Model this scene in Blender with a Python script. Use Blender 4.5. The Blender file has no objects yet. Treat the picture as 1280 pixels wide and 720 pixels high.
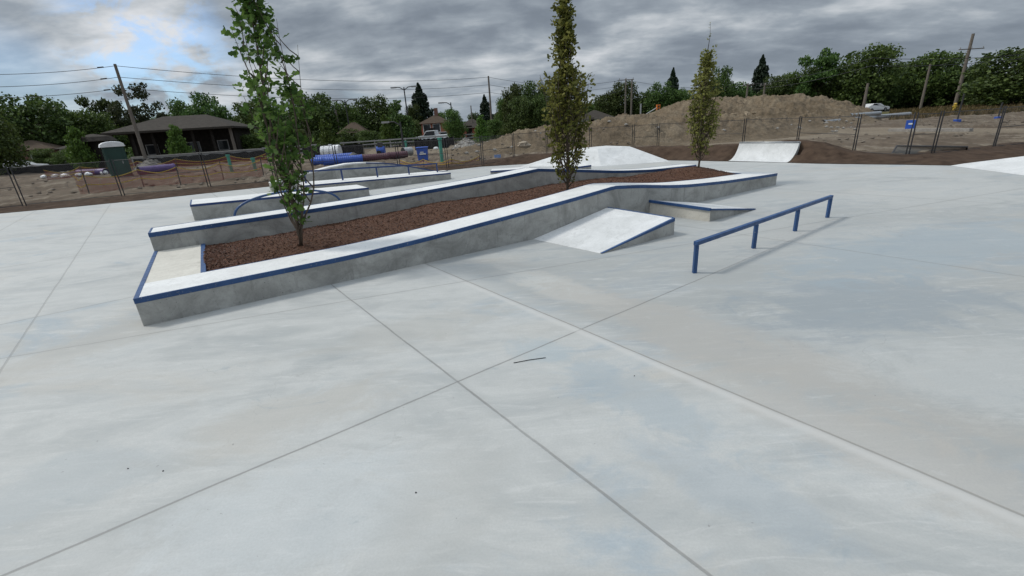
import bpy, math, random
import numpy as np
from mathutils import Vector, Matrix, noise as mnoise
R = math.radians
random.seed(7); rng = np.random.default_rng(7)
scene = bpy.context.scene
col = scene.collection

# ------------------------------------------------------------------ survey of the place
F_PX, HZ, SL, EYE = 565.0, 154.0, -0.065, 2.0
ROLL = math.atan(-SL); PITCH = math.atan((360-HZ)*math.cos(math.atan(SL))/F_PX)
cr, sr, cp, sp = math.cos(ROLL), math.sin(ROLL), math.cos(PITCH), math.sin(PITCH)
def ray(x, y):
    u = (x-640)/F_PX; v = -(y-360)/F_PX
    a = u*cr+v*sr; b = -u*sr+v*cr
    return Vector((a, cp+b*sp, -sp+b*cp))
def P(x, y, z=0.0):
    d = ray(x, y); t = (z-EYE)/d.z
    return Vector((d.x*t, d.y*t, z))
def W(x, y, Y):
    d = ray(x, y); t = Y/d.y
    return Vector((d.x*t, Y, EYE+d.z*t))
def proj(X, Y, Z):
    Z = Z-EYE
    dep = Y*cp-Z*sp; up = Y*sp+Z*cp
    a = X/dep; b = up/dep
    return 640+F_PX*(a*cr-b*sr), 360-F_PX*(a*sr+b*cr)
def foot(x, Y):
    y = HZ+SL*(x-640)+EYE*F_PX/Y
    for _ in range(6):
        p = W(x, y, Y); y -= p.z*-F_PX/Y if False else 0
        py = proj(p.x, Y, 0)[1]; y = py
    p = W(x, y, Y); return Vector((p.x, Y, 0))
def rise(p, top):
    lo, hi = 0.0, min(60.0, EYE-p.z+p.y*cp/sp*.93)
    for _ in range(40):
        m = (lo+hi)/2
        if proj(p.x, p.y, p.z+m)[1] > top: lo = m
        else: hi = m
    return lo
def pxm(x, Y):            # metres per photo pixel (across) at depth Y near column x
    a = W(x, 170, Y); b = W(x+1, 170, Y); return (b-a).length

O2 = Vector((-4.40, 4.99, 0)); U2 = Vector((.8486, .5293, 0)); N2 = Vector((-.5293, .8486, 0))
def L(u, n, z=0.0): return O2+U2*u+N2*n+Vector((0, 0, z))
def on_n(n, px, py):
    r = ray(px, py); t = (n+O2.dot(N2))/r.dot(N2); p = r*t
    return (p-O2).dot(U2), EYE+r.z*t

# ------------------------------------------------------------------ helpers
def tag(o, label=None, cat=None, group=None, kind=None):
    if label: o['label'] = label
    if cat: o['category'] = cat
    if group: o['group'] = group
    if kind: o['kind'] = kind
    return o
def empty(name, loc=(0, 0, 0), rz=0.0):
    o = bpy.data.objects.new(name, None); col.objects.link(o)
    o.empty_display_size = .2; o.location = loc; o.rotation_euler = (0, 0, rz); return o
def kids(o): return [c for c in bpy.data.objects if c.parent == o]
def dup(root, loc, rz=0.0, scale=None):
    r = root.copy(); col.objects.link(r); r.location = loc; r.rotation_euler = (0, 0, rz)
    if scale is not None: r.scale = scale
    for ch in kids(root):
        c = ch.copy(); col.objects.link(c); c.parent = r
        for g in kids(ch):
            d = g.copy(); col.objects.link(d); d.parent = c
    return r
class MB:
    def __init__(s): s.v = []; s.f = []; s.m = []
    def face(s, pts, m=0):
        i = len(s.v); s.v += [tuple(p) for p in pts]; s.f.append(tuple(range(i, i+len(pts)))); s.m.append(m)
    def hexa(s, b, t, m=0, mt=None):
        i = len(s.v); s.v += [tuple(p) for p in list(b)+list(t)]
        n = len(b)
        s.f.append(tuple(i+k for k in reversed(range(n)))); s.m.append(m)
        s.f.append(tuple(i+n+k for k in range(n))); s.m.append(m if mt is None else mt)
        for k in range(n):
            s.f.append((i+k, i+(k+1) % n, i+n+(k+1) % n, i+n+k)); s.m.append(m)
    def box(s, c, sz, m=0, rz=0.0, mt=None):
        cx, cy, cz = c; x, y, z = sz[0]/2, sz[1]/2, sz[2]/2
        ca, sa = math.cos(rz), math.sin(rz)
        q = [(cx+a*ca-b*sa, cy+a*sa+b*ca) for a, b in ((-x, -y), (x, -y), (x, y), (-x, y))]
        s.hexa([(a, b, cz-z) for a, b in q], [(a, b, cz+z) for a, b in q], m, mt)
    def bar(s, a, b, w, h, m=0):           # rectangular bar between two points
        a = Vector(a); b = Vector(b); d = (b-a).normalized()
        up = Vector((0, 0, 1)) if abs(d.z) < .95 else Vector((0, 1, 0))
        sd = d.cross(up).normalized()*w/2; uu = sd.cross(d).normalized()*h/2
        s.hexa([a-sd-uu, a+sd-uu, a+sd+uu, a-sd+uu], [b-sd-uu, b+sd-uu, b+sd+uu, b-sd+uu], m)
    def tube(s, pts, rad, n=8, m=0, caps=True):
        pts = [Vector(p) for p in pts]; rads = rad if isinstance(rad, (list, tuple)) else [rad]*len(pts)
        i0 = len(s.v); prev = None
        for k, p in enumerate(pts):
            d = (pts[min(k+1, len(pts)-1)]-pts[max(k-1, 0)]).normalized()
            if prev is None:
                a = Vector((1, 0, 0)) if abs(d.x) < .8 else Vector((0, 1, 0))
                e = d.cross(a).normalized()
            else:
                e = (prev-d*prev.dot(d)).normalized()
            prev = e; g = d.cross(e)
            for j in range(n):
                t = 2*math.pi*j/n; s.v.append(tuple(p+(e*math.cos(t)+g*math.sin(t))*rads[k]))
        for k in range(len(pts)-1):
            for j in range(n):
                a = i0+k*n+j; b = i0+k*n+(j+1) % n
                s.f.append((a, b, b+n, a+n)); s.m.append(m)
        if caps:
            s.f.append(tuple(i0+j for j in reversed(range(n)))); s.m.append(m)
            e = i0+(len(pts)-1)*n; s.f.append(tuple(e+j for j in range(n))); s.m.append(m)
    def build(s, name, mats, parent=None, smooth=False, bevel=0.0):
        me = bpy.data.meshes.new(name); me.from_pydata(s.v, [], s.f)
        for m in (mats if isinstance(mats, (list, tuple)) else [mats]): me.materials.append(m)
        me.polygons.foreach_set('material_index', s.m)
        if smooth: me.polygons.foreach_set('use_smooth', [True]*len(s.f))
        me.update()
        o = bpy.data.objects.new(name, me); col.objects.link(o)
        if parent is not None: o.parent = parent
        if bevel:
            b = o.modifiers.new('bevel', 'BEVEL'); b.width = bevel; b.segments = 2; b.limit_method = 'ANGLE'
        return o

# ------------------------------------------------------------------ materials
def newmat(name):
    m = bpy.data.materials.new(name); m.use_nodes = True
    nt = m.node_tree; nt.nodes.clear()
    out = nt.nodes.new('ShaderNodeOutputMaterial'); b = nt.nodes.new('ShaderNodeBsdfPrincipled')
    nt.links.new(b.outputs[0], out.inputs[0]); return m, nt, b, out
class G:
    """tiny node graph builder"""
    def __init__(s, nt): s.nt = nt
    def n(s, t, **k):
        nd = s.nt.nodes.new(t)
        for a, b in k.items(): setattr(nd, a, b)
        return nd
    def setin(s, nd, key, v):
        if isinstance(v, bpy.types.NodeSocket): s.nt.links.new(v, nd.inputs[key])
        else: nd.inputs[key].default_value = v
    def math(s, op, a, b=0.0, c=None, clamp=False):
        nd = s.n('ShaderNodeMath', operation=op); nd.use_clamp = clamp
        s.setin(nd, 0, a); s.setin(nd, 1, b)
        if c is not None: s.setin(nd, 2, c)
        return nd.outputs[0]
    def noise(s, vec, scale, detail=6, rough=.55, dist=0.0, dim='3D'):
        nd = s.n('ShaderNodeTexNoise', noise_dimensions=dim); s.nt.links.new(vec, nd.inputs['Vector'])
        nd.inputs['Scale'].default_value = scale; nd.inputs['Detail'].default_value = detail
        nd.inputs['Roughness'].default_value = rough; nd.inputs['Distortion'].default_value = dist
        return nd.outputs['Fac']
    def maprange(s, v, a, b, c=0.0, d=1.0, smooth=False):
        nd = s.n('ShaderNodeMapRange'); nd.clamp = True
        if smooth: nd.interpolation_type = 'SMOOTHSTEP'
        s.setin(nd, 0, v)
        for i, x in enumerate((a, b, c, d)): s.setin(nd, 1+i, x)
        return nd.outputs[0]
    def ramp(s, v, stops):
        nd = s.n('ShaderNodeValToRGB'); s.nt.links.new(v, nd.inputs[0]); cr_ = nd.color_ramp
        while len(cr_.elements) < len(stops): cr_.elements.new(.5)
        for e, (p, c) in zip(cr_.elements, stops): e.position = p; e.color = (*c, 1)
        return nd.outputs[0]
    def mix(s, f, a, b, mode='MIX'):
        nd = s.n('ShaderNodeMix', data_type='RGBA', blend_type=mode)
        s.setin(nd, 0, f)
        for k, v in ((6, a), (7, b)):
            if isinstance(v, tuple): v = (*v, 1) if len(v) == 3 else v
            s.setin(nd, k, v)
        return nd.outputs[2]
    def map(s, vec, sc=(1, 1, 1), rot=(0, 0, 0), loc=(0, 0, 0)):
        nd = s.n('ShaderNodeMapping'); s.nt.links.new(vec, nd.inputs[0])
        nd.inputs[1].default_value = loc; nd.inputs[2].default_value = rot; nd.inputs[3].default_value = sc
        return nd.outputs[0]
    def bump(s, h, strength, dist=.01):
        nd = s.n('ShaderNodeBump'); nd.inputs['Strength'].default_value = strength
        nd.inputs['Distance'].default_value = dist; s.nt.links.new(h, nd.inputs['Height']); return nd.outputs[0]
def simple(name, c1, c2=None, scale=6.0, rough=.8, metal=0.0, bump=0.0, stretch=(1, 1, 1), c3=None, detail=6):
    m, nt, b, out = newmat(name); g = G(nt)
    tc = g.n('ShaderNodeTexCoord').outputs['Object']; v = g.map(tc, stretch)
    f = g.noise(v, scale, detail, .6)
    if c2 is None: c2 = tuple(x*.75 for x in c1)
    st = [(.32, c2), (.68, c1)] if c3 is None else [(.3, c2), (.5, c1), (.72, c3)]
    c = g.ramp(f, st); nt.links.new(c, b.inputs['Base Color'])
    b.inputs['Roughness'].default_value = rough; b.inputs['Metallic'].default_value = metal
    if rough > .75: b.inputs['Specular IOR Level'].default_value = .12
    if bump:
        nt.links.new(g.bump(g.noise(v, scale*4, 6, .65), bump, .02), b.inputs['Normal'])
    return m

def leafmat(name, lo, hi, trans=.25):
    m, nt, b, out = newmat(name); g = G(nt)
    geo = g.n('ShaderNodeNewGeometry'); oi = g.n('ShaderNodeObjectInfo')
    f = g.ramp(geo.outputs['Random Per Island'], [(0, lo), (.55, tuple((a+c)/2 for a, c in zip(lo, hi))), (1, hi)])
    hsv = g.n('ShaderNodeHueSaturation'); nt.links.new(f, hsv.inputs['Color'])
    nt.links.new(g.maprange(oi.outputs['Random'], 0, 1, 0.46, .505), hsv.inputs['Hue'])
    nt.links.new(g.maprange(oi.outputs['Random'], 0, 1, .65, 1.2), hsv.inputs['Value'])
    nt.links.new(hsv.outputs[0], b.inputs['Base Color']); b.inputs['Roughness'].default_value = .6
    b.inputs['Specular IOR Level'].default_value = .3
    tr = g.n('ShaderNodeBsdfTranslucent'); nt.links.new(hsv.outputs[0], tr.inputs[0])
    mx = g.n('ShaderNodeMixShader'); mx.inputs[0].default_value = trans
    nt.links.new(b.outputs[0], mx.inputs[1]); nt.links.new(tr.outputs[0], mx.inputs[2]); nt.links.new(mx.outputs[0], out.inputs[0])
    return m

# plaza concrete --------------------------------------------------------------
def concrete_floor():
    m, nt, b, out = newmat('plaza_concrete'); g = G(nt)
    pos = g.n('ShaderNodeTexCoord').outputs['Object']
    sep = g.n('ShaderNodeSeparateXYZ'); nt.links.new(pos, sep.inputs[0]); X, Y = sep.outputs[0], sep.outputs[1]
    wob = g.math('MULTIPLY', g.math('SUBTRACT', g.noise(pos, .9, 3), .5), .035)
    def dist(p, q, bend=0.0):
        d = (q-p).normalized(); nx, ny = -d.y, d.x; c = nx*p.x+ny*p.y
        return g.math('ADD', g.math('SUBTRACT', g.math('ADD', g.math('MULTIPLY', X, nx), g.math('MULTIPLY', Y, ny)), c), wob)
    a1, a2 = P(435, 372), P(888, 720); b1, b2 = P(20, 712), P(573, 477)
    c1, c2 = P(540, 333), P(965, 514)
    side_c = dist(c1, P(1254, 633))
    dA = dist(a1, a2); dB = dist(b1, b2)
    # two broad pours
    big = g.noise(g.map(pos, (1, 1.6, 1), (0, 0, R(-30))), .22, 3, .5, .6)
    mid = g.noise(g.map(pos, (1, 2.6, 1), (0, 0, R(-35)), (4, 2, 0)), .55, 8, .62, 1.2)
    fine = g.noise(pos, 6.0, 10, .7, .4)
    trowel = g.noise(g.map(pos, (1, 7, 1), (0, 0, R(20))), 1.7, 8, .7, 1.5)
    base = g.ramp(mid, [(.30, (.425, .445, .445)), (.44, (.51, .52, .51)), (.55, (.585, .59, .575)), (.66, (.53, .545, .54)), (.78, (.47, .50, .51))])
    warm = g.maprange(g.noise(g.map(pos, (1, 2, 1), (0, 0, R(-40)), (9, 5, 0)), .33, 6, .6, .8), .52, .72, 0, .85, True)
    base = g.mix(warm, base, (.555, .53, .485))
    blue = g.maprange(g.noise(g.map(pos, (1, 2.2, 1), (0, 0, R(-38)), (-6, 13, 0)), .38, 7, .66, 1.0), .55, .70, 0, .8, True)
    base = g.mix(blue, base, (.39, .455, .505))
    # lower, greyer pour beyond the long joint
    right = g.maprange(g.math('ADD', side_c, g.math('MULTIPLY', g.math('SUBTRACT', mid, .5), .5)), -.1, .35, 0, 1, True)
    d2 = g.mix(g.maprange(big, .35, .65, 0, 1, True), (.37, .385, .38), (.50, .51, .50))
    d2 = g.mix(g.maprange(mid, .44, .64, 0, .8, True), d2, (.335, .37, .395))
    d2 = g.mix(g.math('MULTIPLY', warm, .6), d2, (.50, .465, .415))
    fade = g.math('MULTIPLY', g.maprange(Y, 8.0, 14, .9, .2, True), g.maprange(big, .3, .55, .65, 1, True))
    base = g.mix(g.math('MULTIPLY', right, fade), base, d2)
    base = g.mix(g.maprange(trowel, .5, .75, 0, .7, True), base, (.67, .67, .655))
    base = g.mix(g.maprange(trowel, .22, .42, .6, 0, True), base, (.40, .415, .415))
    base = g.mix(g.maprange(fine, .3, .7, .16, 0), base, (.36, .37, .37))
    # stains and damp patches where they lie on the slab
    wn = g.noise(g.map(pos, (1, 1.5, 1), (0, 0, R(-38)), (2, 7, 0)), 1.1, 10, .70, 1.4)
    wn2 = g.noise(pos, 3.4, 10, .74, .9)
    def patch_(c, a, b_, ang, colr, amt, hard=.5):
        nonlocal base
        mp = g.n('ShaderNodeMapping', vector_type='TEXTURE'); nt.links.new(pos, mp.inputs[0])
        mp.inputs[1].default_value = (c.x, c.y, 0); mp.inputs[2].default_value = (0, 0, R(ang)); mp.inputs[3].default_value = (a, b_, 1)
        ln = g.n('ShaderNodeVectorMath', operation='LENGTH'); nt.links.new(mp.outputs[0], ln.inputs[0])
        e = g.math('ADD', ln.outputs['Value'], g.math('MULTIPLY', g.math('SUBTRACT', wn, .5), 2.6))
        e = g.math('ADD', e, g.math('MULTIPLY', g.math('SUBTRACT', wn2, .5), 1.1))
        base = g.mix(g.maprange(e, hard, 1.15, amt, 0, True), base, colr)
    va = math.degrees(math.atan2((a2-a1).y, (a2-a1).x)); vc = math.degrees(math.atan2((c2-c1).y, (c2-c1).x))
    patch_(P(790, 490), 1.15, .26, vc, (.38, .445, .49), .5)
    patch_(P(900, 600), .75, .22, vc+6, (.38, .44, .49), .4)
    patch_(P(680, 440), .5, .3, va, (.42, .49, .53), .5)
    patch_(P(700, 360), 1.1, .30, vc, (.66, .66, .63), .6)
    patch_(P(880, 420), 2.6, .5, vc, (.47, .445, .41), .65)
    patch_(P(1110, 560), 1.4, .35, vc, (.50, .475, .44), .6)
    patch_(P(1080, 375), 1.5, .8, 10, (.31, .35, .38), .7)
    patch_(P(1160, 310), 2.6, 1.0, 20, (.36, .425, .47), .6)
    patch_(P(1240, 470), 1.0, .6, 0, (.56, .57, .56), .6)
    patch_(P(960, 290), 1.8, .8, 35, (.53, .53, .51), .55)
    patch_(P(1180, 240), 3.0, 1.5, 30, (.58, .58, .56), .5)
    patch_(P(520, 410), 1.2, .4, 20, (.47, .46, .43), .5)
    patch_(P(360, 520), .9, .35, 30, (.50, .48, .44), .6)
    patch_(P(140, 420), 1.2, .5, 60, (.49, .475, .44), .55)
    patch_(P(90, 600), .7, .35, 20, (.44, .475, .49), .5)
    patch_(P(380, 640), .9, .5, 10, (.60, .63, .64), .5)
    patch_(P(560, 620), .6, .4, 70, (.49, .49, .47), .45)
    patch_(P(100, 330), 2.2, .7, 60, (.62, .62, .60), .5)
    # hairline cracks
    vo = g.n('ShaderNodeTexVoronoi', feature='DISTANCE_TO_EDGE'); vo.inputs['Scale'].default_value = .42
    wv = g.n('ShaderNodeVectorMath', operation='ADD'); nt.links.new(pos, wv.inputs[0])
    nv = g.n('ShaderNodeTexNoise'); nt.links.new(pos, nv.inputs['Vector']); nv.inputs['Scale'].default_value = 1.6; nv.inputs['Detail'].default_value = 8
    sc_ = g.n('ShaderNodeVectorMath', operation='SCALE'); nt.links.new(nv.outputs['Color'], sc_.inputs[0]); sc_.inputs['Scale'].default_value = .9
    nt.links.new(sc_.outputs[0], wv.inputs[1]); nt.links.new(wv.outputs[0], vo.inputs['Vector'])
    crk = g.math('MULTIPLY', g.maprange(vo.outputs['Distance'], 0, .003, .35, 0, True), g.maprange(big, .50, .58, 0, 1, True))
    base = g.mix(crk, base, (.28, .28, .27))
    # water stain patches
    st = g.maprange(g.noise(g.map(pos, (1, 1.5, 1), (0, 0, R(-40)), (3, 3, 0)), .8, 10, .72, 2.0), .60, .70, 0, .5, True)
    base = g.mix(st, base, (.34, .39, .42))
    scuff = g.maprange(g.noise(g.map(pos, (1, 9, 1), (0, 0, R(-18)), (5, 1, 0)), 3.2, 6, .7, .6), .70, .76, 0, .35, True)
    base = g.mix(scuff, base, (.33, .35, .36))
    grain = g.noise(pos, 70, 4, .8); base = g.mix(g.maprange(grain, .35, .6, .22, 0), base, (.33, .335, .33))
    blot = g.noise(g.map(pos, (1, 1.3, 1), (0, 0, R(15)), (1, 8, 0)), 2.4, 10, .75, 1.0); base = g.mix(g.maprange(blot, .52, .7, 0, .32, True), base, (.41, .415, .405)); base = g.mix(g.maprange(blot, .28, .42, .3, 0, True), base, (.68, .685, .68))
    speck = g.maprange(g.noise(pos, 22, 2, .5), .755, .78, 0, .6)
    base = g.mix(speck, base, (.25, .25, .24))
    hs = None
    def joint(d, w, amt, colr=(.20, .195, .185)):
        nonlocal base, hs
        ab = g.math('ABSOLUTE', d)
        ero = g.math('MULTIPLY', g.noise(pos, 9, 6, .7), w*1.1)
        k = g.maprange(g.math('SUBTRACT', ab, ero), 0, w*.75, 1, 0, True)
        base = g.mix(g.math('MULTIPLY', k, amt), base, colr)
        soft = g.math('MULTIPLY', g.maprange(ab, 0, w*9, .16, 0, True), amt)
        base = g.mix(soft, base, (.36, .37, .36))
        hs = k if hs is None else g.math('MAXIMUM', hs, k)
    jn = g.maprange(g.noise(pos, 2.2, 6, .7), .3, .65, .40, .75)
    joint(dA, .010, jn); joint(dB, .010, g.maprange(Y, 5.2, 7.2, .62, .0))
    # bright arris and dark line along the pour break
    lc = g.maprange(g.math('ABSOLUTE', g.math('ADD', side_c, .05)), 0, .08, .6, 0, True)
    base = g.mix(lc, base, (.64, .63, .61))
    joint(side_c, .010, .75, (.29, .275, .25))
    joint(dist(P(0, 465), P(115, 290)), .012, .35); joint(dist(P(20, 445), P(200, 415)), .014, .35)
    for k in (5.2, 9.6, 14.2): joint(g.math('SUBTRACT', dB, k*1.0), .014, .45)
    for k in (-5.6, -10.8, 6.0, 11.0): joint(g.math('SUBTRACT', dA, k), .014, .4)
    base = g.mix(1.0, base, (.775, .78, .775), 'MULTIPLY')
    nt.links.new(base, b.inputs['Base Color'])
    rg = g.maprange(mid, .3, .7, .5, .78); nt.links.new(rg, b.inputs['Roughness'])
    b.inputs['Specular IOR Level'].default_value = .35
    h = g.math('SUBTRACT', g.math('ADD', g.math('MULTIPLY', fine, .12), g.math('MULTIPLY', trowel, .15)), g.math('MULTIPLY', hs, .8))
    nt.links.new(g.bump(h, .35, .012), b.inputs['Normal'])
    return m
def cast(name, lo, hi, stain, lines=False, warm=0.0):
    m, nt, b, out = newmat(name); g = G(nt)
    pos = g.n('ShaderNodeTexCoord').outputs['Object']
    f = g.noise(g.map(pos, (1, 1, 1.3)), 1.6, 10, .66, .8)
    c = g.ramp(f, [(.3, lo), (.52, tuple((x+y)/2 for x, y in zip(lo, hi))), (.72, hi)])
    drip = g.maprange(g.noise(g.map(pos, (1, 1, .12)), 7, 8, .7), .52, .72, 0, .55, True)
    c = g.mix(drip, c, stain); c = g.mix(g.maprange(g.noise(pos, 5.5, 10, .75, 1.2), .54, .68, 0, .5, True), c, tuple(x*.72 for x in lo))
    fine = g.noise(pos, 30, 8, .7); c = g.mix(g.maprange(fine, .3, .6, .2, 0), c, tuple(x*.6 for x in lo))
    pore = g.maprange(g.noise(pos, 55, 1, .4), .74, .78, 0, .7); c = g.mix(pore, c, (.08, .08, .08))
    nt.links.new(c, b.inputs['Base Color']); b.inputs['Roughness'].default_value = .8
    b.inputs['Specular IOR Level'].default_value = .25
    nt.links.new(g.bump(g.math('ADD', f, g.math('MULTIPLY', fine, .3)), .3, .02), b.inputs['Normal'])
    return m

M = {}
M['floor'] = concrete_floor()
M['wall'] = cast('cast_concrete_wall', (.23, .228, .212), (.50, .495, .465), (.175, .172, .16))
M['top'] = cast('trowelled_concrete_top', (.58, .585, .575), (.74, .745, .735), (.54, .535, .52))
M['ramp'] = cast('white_ramp_concrete', (.50, .51, .505), (.68, .69, .69), (.47, .48, .48))
M['cream'] = cast('cream_pad_lit_face_concrete', (.47, .45, .40), (.62, .60, .54), (.43, .41, .37))
def painted():
    m, nt, b, out = newmat('blue_painted_steel'); g = G(nt); pos = g.n('ShaderNodeTexCoord').outputs['Object']
    c = g.ramp(g.noise(pos, 4, 8, .6), [(.3, (.012, .048, .14)), (.7, (.022, .075, .205))])
    c = g.mix(g.maprange(g.noise(pos, 14, 10, .8, .5), .60, .70, 0, .85, True), c, (.12, .15, .19))
    c = g.mix(g.maprange(g.noise(pos, 38, 4, .7), .63, .68, 0, .85), c, (.30, .29, .27))
    nt.links.new(c, b.inputs['Base Color']); nt.links.new(g.maprange(g.noise(pos, 9, 6), .3, .7, .35, .65), b.inputs['Roughness']); return m
M['blue'] = painted()
M['bluedark'] = simple('blue_steel_edge', (.018, .05, .17), (.012, .034, .12), 5, .45)
M['galv'] = simple('galvanised_steel', (.42, .44, .45), (.30, .31, .32), 8, .45, .6)
M['dark'] = simple('dark_metal', (.035, .035, .037), (.02, .02, .022), 8, .6)
M['wood'] = simple('weathered_pole_wood', (.20, .175, .15), (.12, .105, .09), 3, .9, 0, .3, (6, 6, .5))
M['soil'] = simple('brown_topsoil', (.060, .040, .028), (.035, .023, .016), 3, .95, 0, .9, c3=(.085, .058, .04), detail=10)
M['bark'] = simple('young_bark', (.13, .105, .08), (.06, .045, .035), 20, .85, 0, .5, (1, 1, .3))
M['oldbark'] = simple('old_bark', (.07, .055, .042), (.035, .028, .022), 5, .9, 0, .5, (1, 1, .3))
M['black'] = simple('black_fabric', (.018, .018, .02), (.010, .010, .011), 2, .85, 0, .3)
M['white'] = simple('white_plastic', (.78, .79, .79), (.66, .67, .68), 3, .4)
M['roofdk'] = simple('weathered_shingle_roof', (.060, .052, .044), (.032, .028, .024), 2.5, .9, 0, .5, (1, 1, 5))
M['roofbr'] = simple('brown_shingle_roof', (.085, .062, .045), (.05, .037, .027), 2.5, .9, 0, .5, (1, 1, 5))
M['darkwood'] = simple('dark_timber', (.035, .03, .026), (.018, .016, .014), 3, .8)
M['glass'] = simple('dark_window_glass', (.03, .035, .04), (.02, .022, .026), 1, .12)
M['asphalt'] = simple('asphalt', (.075, .075, .075), (.05, .05, .05), 1.5, .9)
M['grey'] = simple('grey_paint', (.33, .33, .33), (.25, .25, .25), 2, .7)
M['tyre'] = simple('tyre_rubber', (.02, .02, .02), (.012, .012, .012), 6, .85)
M['red'] = simple('red_light_lens', (.35, .02, .015), None, 6, .3)
M['orange'] = simple('orange_plastic', (.75, .22, .03), (.55, .14, .02), 4, .6)
M['yellow'] = simple('yellow_tape', (.55, .38, .05), (.42, .28, .03), 4, .55)
M['green'] = simple('dark_green_plastic', (.012, .05, .038), (.008, .035, .027), 2, .5)
M['teal'] = simple('teal_painted_pipe', (.05, .30, .22), (.035, .22, .16), 4, .5)
M['cream_wall'] = simple('cream_siding', (.52, .50, .44), (.42, .40, .35), 2, .8)
M['cloth'] = simple('blue_plastic', (.02, .10, .48), (.015, .07, .36), 4, .5)
M['purple'] = simple('maroon_plastic', (.085, .016, .032), (.055, .010, .02), 4, .5)
M['violet'] = simple('violet_plastic', (.10, .05, .20), (.06, .03, .13), 4, .5)
M['rock'] = simple('rubble_stone', (.36, .345, .32), (.24, .225, .205), 5, .9, 0, .6)

def brickmat(name, c1, c2):
    m, nt, b, out = newmat(name); g = G(nt)
    tc = g.n('ShaderNodeTexCoord').outputs['Object']
    rot = g.map(tc, (1, 1, 1), (R(90), 0, 0))
    br = g.n('ShaderNodeTexBrick'); nt.links.new(rot, br.inputs[0])
    br.inputs['Color1'].default_value = (*c1, 1); br.inputs['Color2'].default_value = (*c2, 1); br.inputs['Mortar'].default_value = (.3, .27, .24, 1)
    br.inputs['Scale'].default_value = 2.5; br.inputs['Mortar Size'].default_value = .01
    nt.links.new(br.outputs[0], b.inputs['Base Color']); b.inputs['Roughness'].default_value = .9
    return m
M['brick'] = brickmat('red_brick', (.50, .15, .09), (.40, .11, .07))
M['brickbr'] = brickmat('brown_brick', (.20, .085, .06), (.13, .06, .045))

def dirt(name, a, b_, c, s=.5, bump=.8, tracks=False):
    m, nt, b, out = newmat(name); g = G(nt)
    pos = g.n('ShaderNodeTexCoord').outputs['Object']
    f = g.noise(pos, s, 12, .68, .5); f2 = g.noise(pos, s*9, 10, .72)
    cc = g.ramp(f, [(.3, a), (.5, b_), (.7, c)])
    cc = g.mix(g.maprange(f2, .3, .62, .6, 0), cc, tuple(x*.5 for x in a))
    cc = g.mix(g.maprange(f2, .62, .72, 0, .6), cc, (.34, .30, .25))
    if tracks:
        t = g.noise(g.map(pos, (1, .12, 1), (0, 0, R(62))), 1.4, 6, .6, .5)
        cc = g.mix(g.maprange(t, .5, .66, 0, .5, True), cc, (.30, .26, .20))
    nt.links.new(cc, b.inputs['Base Color']); b.inputs['Roughness'].default_value = .95
    b.inputs['Specular IOR Level'].default_value = .15
    nt.links.new(g.bump(g.math('ADD', f2, f), bump, .12), b.inputs['Normal'])
    return m
M['dirt'] = dirt('trodden_dirt', (.095, .072, .052), (.140, .108, .078), (.185, .150, .112), .35, .6, True)
M['mound'] = dirt('excavated_earth', (.105, .080, .052), (.175, .135, .090), (.245, .200, .140), .45, 1.0)
M['grass'] = dirt('dry_grass', (.045, .055, .018), (.10, .09, .035), (.19, .155, .065), .12, .8)
M['lawn'] = dirt('distant_lawn', (.03, .05, .014), (.045, .065, .02), (.08, .085, .03), .08, .5)
M['track'] = dirt('pale_haul_track', (.18, .145, .105), (.225, .185, .135), (.27, .225, .17), .4, .4)
def mulchmat():
    m, nt, b, out = newmat('bark_mulch'); g = G(nt)
    pos = g.n('ShaderNodeTexCoord').outputs['Object']; geo = g.n('ShaderNodeNewGeometry')
    f = g.noise(pos, 45, 8, .8)
    c = g.ramp(f, [(.3, (.025, .010, .004)), (.5, (.085, .035, .015)), (.68, (.18, .078, .036))])
    nt.links.new(c, b.inputs['Base Color']); b.inputs['Roughness'].default_value = .9
    nt.links.new(g.bump(f, 1.0, .03), b.inputs['Normal']); return m
M['mulch'] = mulchmat()
M['chip'] = leafmat('bark_chip', (.024, .009, .004), (.125, .048, .021), 0.0)
M['leaf_a'] = leafmat('fresh_oak_leaf', (.032, .078, .016), (.135, .235, .050), .42)
M['leaf_b'] = leafmat('yellowish_oak_leaf', (.075, .120, .022), (.300, .350, .080), .45)
M['leaf_c'] = leafmat('olive_bronze_leaf', (.080, .105, .024), (.31, .34, .095), .45)
M['crown'] = leafmat('dark_foliage', (.018, .046, .010), (.110, .185, .045), .25)
M['crown2'] = leafmat('mid_foliage', (.028, .064, .014), (.125, .205, .048), .3)
M['young'] = leafmat('bright_young_foliage', (.035, .085, .014), (.11, .20, .035), .3)
M['conifer'] = leafmat('conifer_needles', (.008, .022, .012), (.030, .055, .030), .1)
M['airy'] = leafmat('pale_airy_foliage', (.035, .055, .025), (.10, .13, .06), .3)
M['bush'] = M['crown2']
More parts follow.
